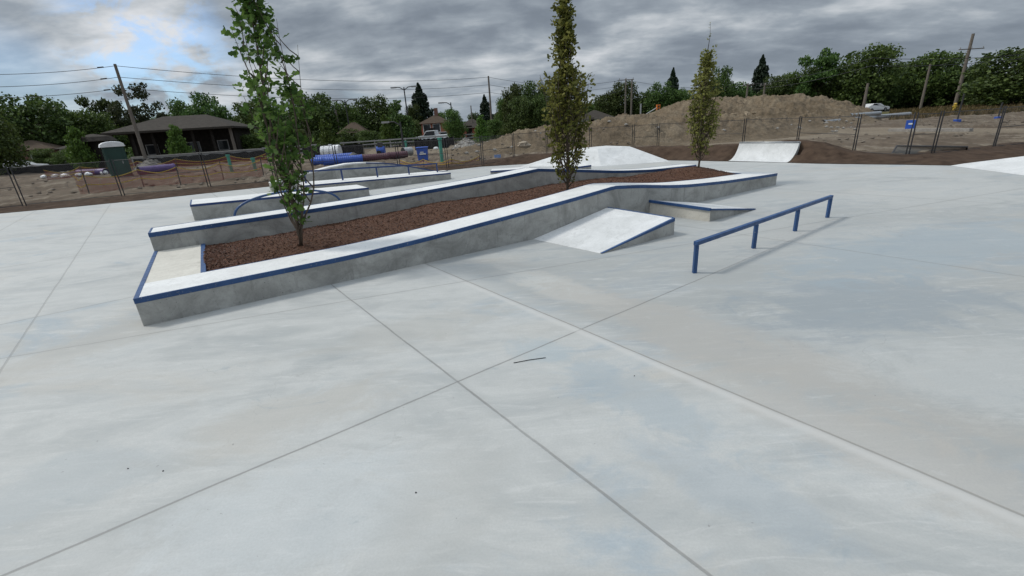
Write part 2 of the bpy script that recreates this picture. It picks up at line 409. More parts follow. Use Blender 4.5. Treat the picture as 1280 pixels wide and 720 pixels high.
def meshmat(name, colr, scale, w, slope=1.0):
    m, nt, b, out = newmat(name); g = G(nt)
    tc = g.n('ShaderNodeTexCoord').outputs['UV']
    sep = g.n('ShaderNodeSeparateXYZ'); nt.links.new(tc, sep.inputs[0])
    def tri(e):
        fr = g.math('FRACT', g.math('MULTIPLY', e, scale)); return g.math('LESS_THAN', g.math('ABSOLUTE', g.math('SUBTRACT', fr, .5)), w)
    k = g.math('MAXIMUM', tri(g.math('ADD', sep.outputs[0], sep.outputs[1])), tri(g.math('SUBTRACT', sep.outputs[0], sep.outputs[1])))
    b.inputs['Base Color'].default_value = (*colr, 1); b.inputs['Roughness'].default_value = .6
    tr = g.n('ShaderNodeBsdfTransparent'); mx = g.n('ShaderNodeMixShader'); nt.links.new(k, mx.inputs[0])
    nt.links.new(tr.outputs[0], mx.inputs[1]); nt.links.new(b.outputs[0], mx.inputs[2]); nt.links.new(mx.outputs[0], out.inputs[0])
    return m
M['chain'] = meshmat('chain_link_wire', (.10, .095, .09), 14.0, .045)
M['snow'] = meshmat('orange_barrier_mesh', (.26, .05, .035), 11.0, .12)
M['lay'] = meshmat('dark_panel_mesh', (.03, .032, .03), 12.0, .2)
def uvsheet(name, pts_fn, nu, nv, lu, lv, mat, parent=None):
    me = bpy.data.meshes.new(name); v = []; f = []; uv = []
    for i in range(nu+1):
        for j in range(nv+1): v.append(tuple(pts_fn(i/nu, j/nv)))
    for i in range(nu):
        for j in range(nv):
            a = i*(nv+1)+j; f.append((a, a+nv+1, a+nv+2, a+1))
            for (p, q) in ((i, j), (i+1, j), (i+1, j+1), (i, j+1)): uv.append((p/nu*lu, q/nv*lv))
    me.from_pydata(v, [], f); l = me.uv_layers.new(name='UVMap')
    for k, t in enumerate(uv): l.data[k].uv = t
    me.materials.append(mat); o = bpy.data.objects.new(name, me); col.objects.link(o)
    if parent is not None: o.parent = parent
    return o

# ------------------------------------------------------------------ camera, light, sky
cam = bpy.data.cameras.new('camera'); co = bpy.data.objects.new('camera', cam); col.objects.link(co)
cam.sensor_width = 36; cam.lens = 36*F_PX/1280; cam.clip_end = 4000; cam.clip_start = .05
rt = Vector((cr, -sr*sp, -sr*cp)); up = Vector((sr, cr*sp, cr*cp)); fw = Vector((0, cp, -sp))
mw = Matrix((( rt.x, up.x, -fw.x, 0), (rt.y, up.y, -fw.y, 0), (rt.z, up.z, -fw.z, EYE), (0, 0, 0, 1)))
co.matrix_world = mw; scene.camera = co
SUN = Vector((-.97, .24, 0)).normalized()*math.cos(R(50))+Vector((0, 0, math.sin(R(50))))
sl = bpy.data.lights.new('sun', 'SUN'); sl.energy = 2.0; sl.angle = R(10); sl.color = (1, .955, .88)
so = bpy.data.objects.new('sun', sl); col.objects.link(so); so.rotation_euler = SUN.to_track_quat('Z', 'Y').to_euler()
w = bpy.data.worlds.new('World'); scene.world = w; w.use_nodes = True
nt = w.node_tree; nt.nodes.clear(); g = G(nt)
out = g.n('ShaderNodeOutputWorld')
sky = g.n('ShaderNodeTexSky', sky_type='NISHITA'); sky.sun_disc = False; sky.sun_elevation = R(50); sky.sun_rotation = math.atan2(SUN.x, SUN.y)
bg1 = g.n('ShaderNodeBackground'); bg1.inputs[1].default_value = .12; nt.links.new(g.mix(1.0, sky.outputs[0], (.75, .98, 1.25), 'MULTIPLY'), bg1.inputs[0])
tc = g.n('ShaderNodeTexCoord').outputs['Generated']
sep = g.n('ShaderNodeSeparateXYZ'); nt.links.new(tc, sep.inputs[0])
zc = g.math('MAXIMUM', sep.outputs[2], 0.0)
den = g.math('ADD', zc, .20)
cmb = g.n('ShaderNodeCombineXYZ')
nt.links.new(g.math('DIVIDE', sep.outputs[0], den), cmb.inputs[0]); nt.links.new(g.math('DIVIDE', sep.outputs[1], den), cmb.inputs[1])
pv = cmb.outputs[0]
n1 = g.noise(g.map(pv, (.8, 1.15, 1), (0, 0, R(12)), (3.1, .4, 0)), 1.15, 9, .52, .25)
n2 = g.noise(g.map(pv, (1, 1.5, 1), (0, 0, R(8)), (7.7, 2.2, 0)), 3.2, 10, .55, .25)
n3 = g.noise(g.map(tc, (1, 1, 2.2), loc=(.3, 0, 0)), 4.6, 9, .54, .15)
nn = g.math('ADD', g.math('ADD', g.math('MULTIPLY', n1, .46), g.math('MULTIPLY', n2, .20)), g.math('MULTIPLY', n3, .34))
# brighter toward the sun's side (left), darker to the right
lr = g.maprange(sep.outputs[0], -.8, .35, .045, -.03)
nn = g.math('ADD', nn, lr)
cl = g.ramp(nn, [(.36, (.175, .208, .25)), (.44, (.222, .26, .31)), (.50, (.315, .36, .41)), (.55, (.47, .51, .55)), (.62, (.72, .74, .77))])
hz = g.maprange(sep.outputs[2], 0.0, .10, .42, 0, True)
cl = g.mix(hz, cl, (.36, .42, .47))
bg2 = g.n('ShaderNodeBackground'); nt.links.new(cl, bg2.inputs[0])
nt.links.new(g.maprange(sep.outputs[2], .36, .75, 1.0, 2.5, True), bg2.inputs[1])
hole = g.maprange(g.noise(g.map(pv, (1, 1, 1), (0, 0, 0), (1.3, 5.2, 0)), .9, 8, .55, .3), .63, .71, 0, .6, True)
# one clear patch of blue sky, up and to the left
bd = ray(190, 66).normalized()
dt = g.n('ShaderNodeVectorMath', operation='DOT_PRODUCT'); nt.links.new(tc, dt.inputs[0]); dt.inputs[1].default_value = bd
patch = g.math('MULTIPLY', g.maprange(dt.outputs['Value'], 0.990, .9996, 0, 1, True), g.maprange(g.noise(g.map(tc, (1, 1, 1.6), loc=(2, 0, 0)), 13, 8, .6, .4), .44, .60, 0, .7, True))
bd2 = ray(10, 128).normalized()
dt2 = g.n('ShaderNodeVectorMath', operation='DOT_PRODUCT'); nt.links.new(tc, dt2.inputs[0]); dt2.inputs[1].default_value = bd2
patch2 = g.math('MULTIPLY', g.maprange(dt2.outputs['Value'], .993, .9995, 0, 1, True), .3)
hole = g.math('MAXIMUM', g.math('MULTIPLY', hole, .2), g.math('MAXIMUM', patch, patch2))
mx = g.n('ShaderNodeMixShader'); nt.links.new(hole, mx.inputs[0]); nt.links.new(bg2.outputs[0], mx.inputs[1]); nt.links.new(bg1.outputs[0], mx.inputs[2])
nt.links.new(mx.outputs[0], out.inputs[0])
scene.view_settings.view_transform = 'Standard'; scene.view_settings.look = 'None'; scene.view_settings.exposure = 0

# ------------------------------------------------------------------ ground
b = MB(); b.face([(-900, -60, -.06), (900, -60, -.06), (900, 1600, -.06), (-900, 1600, -.06)])
tag(b.build('ground', M['dirt']), kind='structure')
b = MB(); b.face([(-900, 74, -.052), (900, 74, -.052), (900, 1500, -.052), (-900, 1500, -.052)])
tag(b.build('lawn', M['lawn']), kind='structure')
edge_px = [(-120, 283, .05), (0, 267, .05), (100, 258, .07), (190, 249, .08), (330, 234, .08), (470, 222, .08), (560, 213, .10), (600, 208.5, .16),
           (660, 205, .34), (720, 203, .45), (780, 201.5, .5), (830, 200.5, .5), (870, 201, .52), (915, 202, .58), (985, 203.5, .72), (1015, 204.5, .50), (1045, 205, .28),
           (1080, 205.5, .16), (1130, 206, .13), (1190, 207, .12), (1235, 201, .12), (1285, 195.5, .12), (1420, 180, .1)]
edge = [(P(x, y), h) for x, y, h in edge_px]
pts = [e[0] for e in edge]
b = MB(); b.face([(-40, -25, 0), (40, -25, 0), (40, 14, 0)]+[tuple(p) for p in reversed(pts)]+[(-40, 12, 0)])
tag(b.build('plaza_floor', M['floor']), kind='structure')
# dense line
def densify(pl, step):
    o = []
    for (p, h), (q, k) in zip(pl[:-1], pl[1:]):
        n = max(1, int((q-p).length/step))
        for i in range(n): t = i/n; o.append((p.lerp(q, t), h+(k-h)*t))
    o.append(pl[-1]); return o
dl = densify(edge, .16)
hh = np.array([h for _, h in dl]); kern = np.ones(7)/7; hh = np.convolve(np.pad(hh, 3, 'edge'), kern, 'valid')
_q0, _q1 = P(910, 201.2), P(983, 203.2); _t0, _t1 = P(924.5, 178.6, .66), P(999.5, 178.2, .66)
def in_qp(q):
    e = (_q1-_q0); ln = e.length; e = e/ln; f = ((_t0+_t1)/2-(_q0+_q1)/2); f.z = 0; d = q-_q0
    nrm = Vector((-e.y, e.x, 0)); nrm = nrm if nrm.dot(f) > 0 else -nrm
    v = d.dot(nrm)/f.dot(nrm); u = (d-f*v).dot(e)/ln
    return -.02 < u < 1.02 and -.6 < v < 1.3
b = MB(); rows = 26
cx = Vector((2, 8, 0))
for i, (p, _) in enumerate(dl):
    q0 = dl[max(i-6, 0)][0]; q1 = dl[min(i+6, len(dl)-1)][0]; d = (q1-q0).normalized(); nrm = Vector((-d.y, d.x, 0))
    if nrm.dot(p-cx) < 0: nrm = -nrm
    for j in range(rows):
        t = j/(rows-1)*4.2; x = t
        s = min(1, x/1.3); s = s*s*(3-2*s); e = max(0, 1-max(0, x-1.5)/2.7); e = e*e*(3-2*e)
        q = p+nrm*(t+ (.06*mnoise.noise(p*2.3) if j == 0 else 0))
        nz = mnoise.fractal(q*1.3, .8, 2.2, 5)*.05+mnoise.fractal(q*6, .8, 2.2, 3)*.025
        z = hh[i]*s*e+nz*min(1, x/.3+.15)*(.5+.5*e)+.02-.07*(1-e)
        if j == 0: z = .012
        if in_qp(q): z = -.12
        b.v.append((q.x, q.y, z))
for i in range(len(dl)-1):
    for j in range(rows-1):
        a = i*rows+j; b.f.append((a, a+rows, a+rows+1, a+1)); b.m.append(0)
tag(b.build('soil_bank', M['soil'], smooth=True), kind='structure')

# rough trodden ground between the fence and the street
TRK = [[(830, 190), (930, 180), (1060, 168.5), (1300, 166), (1300, 159), (1100, 158), (1000, 160.5), (900, 170), (820, 179)], [(455, 193), (560, 192), (640, 194), (660, 188), (560, 184), (470, 183)]]
def inside(x, y, pg):
    c = False; n = len(pg)
    for i in range(n):
        (x1, y1), (x2, y2) = pg[i], pg[i-1]
        if (y1 > y) != (y2 > y) and x < (x2-x1)*(y-y1)/(y2-y1)+x1: c = not c
    return c
PLZ = [(-60, -25), (60, -25), (60, 13.5)]+[(p.x, p.y) for p in reversed(pts)]+[(-60, 12)]
b = MB(); NU, NV = 520, 110
for i in range(NU+1):
    s_ = -1.25+i/NU*2.6
    for j in range(NV+1):
        Y = 15+(j/NV)**1.5*44; q = Vector((s_*Y, Y, 0)); px_, py_ = proj(q.x, q.y, 0)
        z = .03+mnoise.fractal(q*.22, .8, 2.1, 4)*.10+mnoise.fractal(q*1.3, .7, 2.2, 5)*.07+max(0, mnoise.noise(q*.6+Vector((9, 2, 0)))-.25)*.35
        if any(inside(px_, py_, pg) for pg in TRK): z = -.056
        if Y > 54: z = min(z, -.05)
        # stay below the plaza
        if inside(q.x, q.y, PLZ) or min(((q-e).length for e, _ in dl[::8])) < 2.6: z = -.3
        b.v.append((q.x, q.y, z))
for i in range(NU):
    for j in range(NV):
        a = i*(NV+1)+j; b.f.append((a, a+NV+1, a+NV+2, a+1)); b.m.append(0)
tag(b.build('rough_ground', M['dirt'], smooth=True), kind='structure')
# big heap of excavated earth (terrain)
def interp(x, tab):
    return float(np.interp(x, [t[0] for t in tab], [t[1] for t in tab]))
low = [(548, 193), (575, 186), (600, 180), (630, 173), (660, 165), (690, 160), (731, 155), (747, 152), (777, 148.5), (800, 148), (818, 144), (850, 143), (900, 146), (960, 153), (1000, 160)]
high = [(735, 215), (770, 165), (800, 150), (818, 142), (840, 130), (855, 127), (875, 124), (893, 122), (912, 123), (932, 124.5), (965, 122), (996, 119.5), (1024, 123), (1043, 127), (1060, 131), (1078, 137), (1100, 146), (1125, 160), (1140, 200)]
b = MB(); NU, NV = 420, 170
for i in range(NU+1):
    px = 535+i/NU*(1150-535)
    for j in range(NV+1):
        Y = 29+j/NV*42
        p = foot(px, Y)
        def bell(yr, wf, wb):
            d = Y-yr; t = max(0, 1-abs(d)/(wf if d < 0 else wb)); return t*t*(3-2*t)
        z1 = max(0, W(px, interp(px, low), 38).z) * bell(38, 8.0, 12)
        z2 = max(0, W(px, interp(px, high), 52).z) * bell(52, 14, 14)
        q = Vector((p.x, p.y, 0))
        z = max(z1, z2) + .25*min(z1, z2)
        amp = min(1, z/.8)
        nz = (mnoise.fractal(q*.35, .7, 2.1, 5)*.42+mnoise.ridged_multi_fractal(q*1.1, .9, 2.1, 4, 1, 2)*.10-.08+mnoise.fractal(q*2.4, .8, 2.2, 4)*.16-.16*abs(mnoise.noise(Vector((q.x*.9, q.y*.18, 4))))+mnoise.cell(q*2.2)*.05)*amp
        b.v.append((p.x, p.y, z+nz-.09*(1-amp)))
for i in range(NU):
    for j in range(NV):
        a = i*(NV+1)+j; b.f.append((a, a+NV+1, a+NV+2, a+1)); b.m.append(0)
tag(b.build('earth_mound', M['mound'], smooth=True), kind='structure')

def sheet(name, pl, z, mat, kind='structure'):
    b = MB(); b.face([(p.x, p.y, z) for p in pl]); return tag(b.build(name, mat), kind=kind)
sheet('haul_track', [P(830, 190), P(930, 180), P(1060, 168.5), P(1300, 166), P(1300, 159), P(1100, 158), P(1000, 160.5), P(900, 170), P(820, 179)], -.048, M['track'])
sheet('haul_track', [P(455, 193), P(560, 192), P(640, 194), P(660, 188), P(560, 184), P(470, 183)], -.048, M['track'])
sheet('grass', [foot(1108, 56), foot(1180, 45), foot(1420, 36), foot(1500, 120), foot(1050, 130)], -.044, M['grass'])
sheet('street', [foot(-150, 62), foot(330, 62), foot(600, 66), foot(620, 72), foot(330, 70), foot(-150, 71)], -.044, M['asphalt'])
sheet('car_park', [foot(1085, 82), foot(1300, 78), foot(1340, 100), foot(1085, 108)], -.040, M['asphalt'])

# ------------------------------------------------------------------ planter with ledges
ZN = [(0, .35), (2.5, .36), (3.5, .395), (5.2, .505), (6.7, .61), (7.75, .705), (8.5, .635), (9.2, .54), (10, .455), (11.6, .365), (13.8, .30)]
ZF = [(-.1, .66), (2, .672), (3.5, .692), (5.1, .735), (6.9, .812), (8.0, .889), (9.2, .745), (10.8, .545), (12.2, .43), (14.4, .36)]
def smooth_tab(tab, keep):
    xs = np.linspace(tab[0][0], tab[-1][0], 160); ys = np.interp(xs, [t[0] for t in tab], [t[1] for t in tab])
    k = np.hanning(17); k /= k.sum(); sm = np.convolve(np.pad(ys, 8, 'edge'), k, 'valid')
    wt = np.exp(-((xs-keep)/.35)**2); ys = ys*wt+sm*(1-wt)
    return lambda u: float(np.interp(u, xs, ys))
zn = smooth_tab(ZN, 7.75); zf = smooth_tab(ZF, 8.0)
def strip(mb, u0, u1, n0, n1, zb, zt, m=0, mt=0, step=.15):
    n = max(1, int((u1-u0)/step)); i0 = len(mb.v)
    for k in range(n+1):
        u = u0+(u1-u0)*k/n; a = zb(u) if callable(zb) else zb; t = zt(u) if callable(zt) else zt
        for q in (L(u, n0, a), L(u, n1, a), L(u, n1, t), L(u, n0, t)): mb.v.append(tuple(q))
    for k in range(n):
        a = i0+4*k
        for j, mm in ((0, m), (1, m), (2, mt), (3, m)):
            x, y = a+j, a+(j+1) % 4; mb.f.append((x, x+4, y+4, y)); mb.m.append(mm)
    mb.f.append((i0, i0+1, i0+2, i0+3)); mb.m.append(m); e = i0+4*n; mb.f.append((e+3, e+2, e+1, e)); mb.m.append(m)
pl = empty('planter', L(0, 0)); tag(pl, 'long raised concrete planter with white topped, blue edged ledges around brown bark mulch', 'planter')
inv = Matrix.Translation(-L(0, 0))
def under(o, parent):
    o.parent = parent
    if o.type == 'MESH' and parent.type == 'EMPTY':
        o.matrix_parent_inverse = Matrix.Translation(-Vector(parent.location))
    return o
def bake(mb, name, mats, root, smooth=False, bevel=0.0):       # coordinates given in the world, stored in the thing's frame
    o0 = Vector(root.location); mb.v = [(x-o0.x, y-o0.y, z-o0.z) for x, y, z in mb.v]
    return mb.build(name, mats, root, smooth, bevel)
b = MB(); strip(b, 0, 13.8, 0, .70, -.05, zn, 0, 1); o = bake(b, 'front_ledge', [M['wall'], M['top']], pl, bevel=.008)
b = MB(); strip(b, 0, 14.35, 2.9, 3.5, -.05, zf, 0, 1); o = bake(b, 'back_ledge', [M['wall'], M['top']], pl, bevel=.008)
b = MB(); strip(b, 0, .69, .703, 2.897, -.05, .347, 0, 1); bake(b, 'end_pad', [M['wall'], M['cream']], pl, bevel=.006)
b = MB(); strip(b, 13.28, 13.8, .703, 2.897, -.05, lambda u: zn(u)-.002, 0, 1); bake(b, 'end_kerb', [M['wall'], M['top']], pl, bevel=.006)
def edging(u0, u1, n, z, side, root, h=.062, wtop=.022):
    b = MB(); s = side
    strip(b, u0, u1, n-.004 if s < 0 else n-wtop, n+wtop if s < 0 else n+.004, lambda u: z(u)-h, lambda u: z(u)+.004)
    return bake(b, 'steel_edging', M['blue'], root, bevel=.004)
edging(-.004, 13.804, 0, zn, -1, pl); edging(.70, 13.28, .70, zn, 1, pl, .03, .012)
edging(-.004, 14.354, 2.9, zf, -1, pl, .07); edging(-.004, 14.354, 3.5, zf, 1, pl)
for u, n0, n1, z, wd in ((0, .03, 2.897, .347, .05), (.665, .703, 2.897, .347, .06), (13.27, .72, 2.897, zn(13.3), .03)):
    b = MB(); q = [L(u-.004, n0), L(u+wd, n0), L(u+wd, n1), L(u-.004, n1)]
    b.hexa([p+Vector((0, 0, z-.06)) for p in q], [p+Vector((0, 0, z+.006)) for p in q]); bake(b, 'steel_edging', M['blue'], pl, bevel=.003)
b = MB(); q = [L(-.004, 2.93), L(.03, 2.93), L(.03, 3.47), L(-.004, 3.47)]
b.hexa([p+Vector((0, 0, .59)) for p in q], [p+Vector((0, 0, .665)) for p in q]); bake(b, 'steel_edging', M['blue'], pl, bevel=.003)
# mulch
TREES = [(2.05, 1.75), (8.05, 1.95), (12.75, 1.85)]
def mz(u, n):
    z = zn(u)-.045
    z = min(z, .43+.0*u)
    if u > 9.5: z = max(z, .32)
    z += .05*math.sin(math.pi*min(1, max(0, (n-.7)/2.2)))
    for tu, tn in TREES: z += .07*math.exp(-((u-tu)**2+(n-tn)**2)/.5)
    if u > 11: z += .07*math.exp(-((u-12.4)/1.0)**2)*math.sin(math.pi*min(1, max(0, (n-.7)/2.2)))
    z -= .05*max(0, 1-(13.28-u)/.5)
    return z+.03*mnoise.fractal(Vector((u*1.6, n*1.6, 0)), .8, 2.1, 4)
b = MB(); nu, nn_ = 420, 74
for i in range(nu+1):
    for j in range(nn_+1):
        u = .70+i/nu*12.56; n = .702+j/nn_*2.196
        b.v.append(tuple(L(u, n, mz(u, n)+.012*mnoise.noise(Vector((u*17, n*17, 0)))+.008*mnoise.noise(Vector((u*40, n*40, 3))))))
for i in range(nu):
    for j in range(nn_):
        a = i*(nn_+1)+j; b.f.append((a, a+nn_+1, a+nn_+2, a+1)); b.m.append(0)
tag(b.build('bark_mulch', M['mulch'], smooth=True), 'dark brown bark mulch filling the long planter', 'mulch', kind='stuff')
# loose chips on the mulch, one object
b = MB()
for k in range(26000):
    u = .72+(rng.random()**1.4)*12.5; n = .73+rng.random()*2.14
    p = L(u, n, mz(u, n)+.008); l = rng.uniform(.005, .018); wd = l*rng.uniform(.25, .6)
    M3 = Matrix.Rotation(rng.uniform(0, 6.28), 3, 'Z') @ Matrix.Rotation(rng.uniform(-.6, .6), 3, 'X') @ Matrix.Rotation(rng.uniform(-.6, .6), 3, 'Y')
    b.face([p+M3 @ Vector(c) for c in ((-l, -wd, 0), (l, -wd*.6, .004), (l*.8, wd, 0), (-l*.9, wd*.8, .004))])
tag(b.build('bark_chips', M['chip']), 'loose reddish brown bark chips scattered over the planter mulch', 'bark chips', kind='stuff')

# ------------------------------------------------------------------ small ramps beside the planter
def thing(name, loc, label, cat, group=None):
    e = empty(name, loc); tag(e, label, cat, group); return e
t = thing('kicker_ramp', L(6.7, -.8), 'white concrete kicker ramp rising against the planter side, blue edge on its sloping side', 'ramp')
b = MB(); n1, n0 = -.003, -1.56
A_, B_ = L(5.70, n1, .004), L(5.90, n0, .004)
C_, D_ = L(7.55, n1, .31), L(7.62, n0, .29)
gz = Vector((0, 0, -1))
b.hexa([Vector((A_.x, A_.y, -.03)), Vector((B_.x, B_.y, -.03)), Vector((D_.x, D_.y, -.03)), Vector((C_.x, C_.y, -.03))], [A_, B_, D_, C_], 0, 1)
bake(b, 'ramp_body', [M['wall'], M['ramp']], t, bevel=.006)
b = MB(); o_ = Vector((0, 0, .005)); s_ = (D_-B_).normalized(); nn2 = -N2
b.hexa([B_+nn2*.004-Vector((0,0,.0)), D_+nn2*.004-Vector((0, 0, .055)), D_-nn2*.035-Vector((0, 0, .055)), B_-nn2*.035-Vector((0,0,.0))],
       [B_+nn2*.004+o_, D_+nn2*.004+o_, D_-nn2*.035+o_, B_-nn2*.035+o_]); bake(b, 'steel_edging', M['blue'], t)
b = MB(); b.bar(C_+Vector((0, 0, -.008))+N2*-.01, D_+Vector((0, 0, -.008))+N2*.04, .03, .03); bake(b, 'steel_lip', M['blue'], t)
t = thing('kicker_ramp', L(9.5, -.7), 'concrete kicker ramp, sunlit end coloured cream, dropping away behind the white ramp, blue edged top', 'ramp')
b = MB(); A_, B_ = L(8.78, -.003, .28), L(8.86, -1.40, .25); C_, D_ = L(10.4, -.003, .004), L(10.42, -1.38, .004)
dn = lambda p: Vector((p.x, p.y, -.03))
b.hexa([dn(A_), dn(B_), dn(D_), dn(C_)], [A_, B_, D_, C_], 0, 1)
for fi, f in enumerate(b.f):
    pass
b.m[2] = 2  # end face toward the sun takes paler concrete, sunlight put into its colour
bake(b, 'ramp_body', [M['wall'], M['ramp'], M['cream']], t, bevel=.006)
b = MB(); b.bar(A_-U2*.002+Vector((0, 0, -.018)), B_-U2*.002+Vector((0, 0, -.018)), .05, .05); b.bar(B_-N2*.002+Vector((0, 0, -.016)), D_-N2*.002+Vector((0, 0, 0)), .04, .03)
bake(b, 'steel_edging', M['blue'], t)

# flat rail
bases = [P(868, 341), P(940, 310), P(995, 289), P(1034, 272)]
t = thing('flat_rail', bases[0], 'long blue square grind rail standing on the open concrete right of the planter', 'grind rail')
hz_ = .405; d = (bases[-1]-bases[0]).normalized()
b = MB(); a0 = bases[0]-d*.03; a1 = bases[-1]+d*.03; b.bar(a0+Vector((0, 0, hz_)), a1+Vector((0, 0, hz_-.02)), .06, .055); bake(b, 'rail_bar', M['blue'], t, bevel=.006)
for k, p in enumerate(bases):
    tt = (p-bases[0]).dot(d); p = bases[0]+d*tt
    b = MB(); z1 = hz_-.0275-.02*tt/4.5; b.bar(p+Vector((0, 0, -.02)), p+Vector((0, 0, z1-.001)), .05, .05); bake(b, 'post', M['blue'], t, bevel=.004)
b = None
# ------------------------------------------------------------------ features behind the planter
t = thing('concrete_ledge', L(.4, 8.7), 'wide grey concrete ledge with white top, directly behind the blue arched rail', 'ledge')
zt = lambda u: .44-.14*(u-.42)/4.9
b = MB(); strip(b, .42, 5.32, 8.70, 10.1, -.03, zt, 0, 1, 5); bake(b, 'ledge_body', [M['wall'], M['top']], t, bevel=.008)
b = MB(); strip(b, .416, 5.324, 8.696, 8.73, lambda u: zt(u)-.055, lambda u: zt(u)+.004, step=5); bake(b, 'steel_edging', M['bluedark'], t)
b = MB(); strip(b, .416, .45, 8.735, 10.1, lambda u: zt(u)-.055, lambda u: zt(u)+.004, step=5); bake(b, 'steel_edging', M['blue'], t)
t = thing('arched_rail', L(1.38, 8.1), 'blue rainbow shaped steel rail arching up from the concrete behind the planter', 'grind rail')
b = MB(); pp = []
for k in range(33):
    a = math.pi*k/32; pp.append(L(2.80-1.43*math.cos(a), 8.1, -.02+.57*math.sin(a)**.8))
b.tube(pp, .032, 10); bake(b, 'rail_tube', M['blue'], t, smooth=True)
for uu in (1.39, 4.21):
    b = MB(); b.tube([L(uu, 8.1, 0), L(uu, 8.1, .012)], .075, 14); bake(b, 'foot_plate', M['blue'], t)
t = thing('manual_pad', L(4, 10.75), 'low white topped concrete pad carrying a blue four post rail, beyond the wide grey ledge', 'ledge')
zt2 = lambda u: .40-.15*(u-4.2)/5.1
b = MB(); strip(b, 3.7, 9.3, 10.75, 12.3, -.03, zt2, 0, 1, 6); bake(b, 'pad_body', [M['wall'], M['top']], t, bevel=.008)
b = MB(); strip(b, 3.696, 9.304, 10.746, 10.775, lambda u: zt2(u)-.045, lambda u: zt2(u)+.004, step=6); bake(b, 'steel_edging', M['bluedark'], t)
us = []
for (bx, by), (tx, ty) in (((428.5, 224.7), (426.4, 211.6)), ((472, 220.8), (470, 208.8)), ((511.5, 217.7), (510.8, 206.3)), ((546.7, 214.5), (546, 204.6))):
    us.append((on_n(11.6, bx, by)[0], on_n(11.6, tx, ty)[1]))
t = thing('flat_rail', L(us[0][0], 11.6, zt2(us[0][0])), 'thin blue grind rail on four posts, mounted on the low white topped pad', 'grind rail')
e0 = on_n(11.6, 386, 215)
b = MB()
zr = lambda u: us[0][1]+(us[-1][1]-us[0][1])*(u-us[0][0])/(us[-1][0]-us[0][0])
u0_ = us[0][0]-1.35
b.bar(L(u0_, 11.6, zr(u0_)), L(us[-1][0]+.03, 11.6, zr(us[-1][0])), .055, .055); bake(b, 'rail_bar', M['bluedark'], t)
for u, z in us+[(u0_+.05, 0)]:
    b = MB(); b.bar(L(u, 11.6, zt2(u)-.005), L(u, 11.6, zr(u)-.028), .05, .05); bake(b, 'post', M['bluedark'], t)
# arched hump wall
arch = [(338, 229), (356, 224.5), (375, 219), (393, 214), (412, 209), (435, 204.5), (457, 203), (478, 203.3), (497, 205), (520, 209), (545, 213.5), (560, 216.5)]
ap = [on_n(14.2, *q) for q in arch]
t = thing('arched_ledge', L(ap[0][0], 14.2), 'grey concrete ledge with a curved hump top, behind the low rail pad', 'ledge')
b = MB(); za = lambda u: max(.02, interp(u, ap)); strip(b, ap[0][0], ap[-1][0], 14.2, 14.85, -.03, za, 0, 1, .3); bake(b, 'ledge_body', [M['wall'], M['top']], t)
b = MB(); strip(b, ap[0][0]-.004, ap[6][0], 14.195, 14.23, lambda u: za(u)-.05, lambda u: za(u)+.004, step=.3); bake(b, 'concrete_lip', M['top'], t)
b = MB(); strip(b, ap[6][0]+.01, ap[-1][0], 14.195, 14.23, lambda u: max(0, za(u)-.05), lambda u: za(u)+.004, step=.3); bake(b, 'steel_edging', M['bluedark'], t)
# low block beyond the planter
t = thing('concrete_ledge', L(12, 6.8), 'short low concrete ledge with blue edge in front of the white pyramid', 'ledge')
b = MB(); strip(b, 9.5, 13.5, 6.95, 7.7, -.03, .29, 0, 1, 9); bake(b, 'ledge_body', [M['wall'], M['top']], t, bevel=.008)
b = MB(); strip(b, 9.496, 13.504, 6.946, 6.98, .235, .294, step=9); bake(b, 'steel_edging', M['bluedark'], t)
p0, p1 = P(613, 214.5, .1), P(662, 211.5, .1); dd = (p1-p0).normalized(); nn3 = Vector((-dd.y, dd.x, 0))
t = thing('manual_pad', (p0.x, p0.y, 0), 'very low flat concrete pad with thin blue edge left of the white pyramid', 'ledge')
b = MB(); q = [p0, p1, p1+nn3*1.2, p0+nn3*1.2]; b.hexa([Vector((a.x, a.y, -.03)) for a in q], [Vector((a.x, a.y, .10)) for a in q], 0, 1); bake(b, 'pad_body', [M['wall'], M['top']], t)
b = MB(); b.bar(p0-nn3*.01, p1-nn3*.01, .04, .06); bake(b, 'steel_edging', M['bluedark'], t)
# pyramid
t = thing('pyramid_ramp', (4.3, 22.5, 0), 'large white concrete funbox pyramid with sloping sides and flat top behind the planter', 'ramp')
Lp, Kp, Rp, Bp = P(650, 208.5), P(751, 208), P(838, 201.8), Vector((5.6, 25.6, 0)); ht_ = .66
Lt, Kt, Rt_ = P(722, 185.6, ht_), P(747, 186.2, ht_), P(787, 183, ht_); Bt = Lt+(Rt_-Kt)+Vector((0, .4, 0))
b = MB(); dz = Vector((0, 0, .003))
for q in ((Lp, Kp, Kt, Lt), (Kp, Rp, Rt_, Kt), (Rp, Bp, Bt, Rt_), (Bp, Lp, Lt, Bt), (Lt, Kt, Rt_, Bt)): b.face([x+dz for x in q])
b.face([Lp-dz*4, Bp-dz*4, Rp-dz*4, Kp-dz*4])
bake(b, 'ramp_surface', M['ramp'], t)
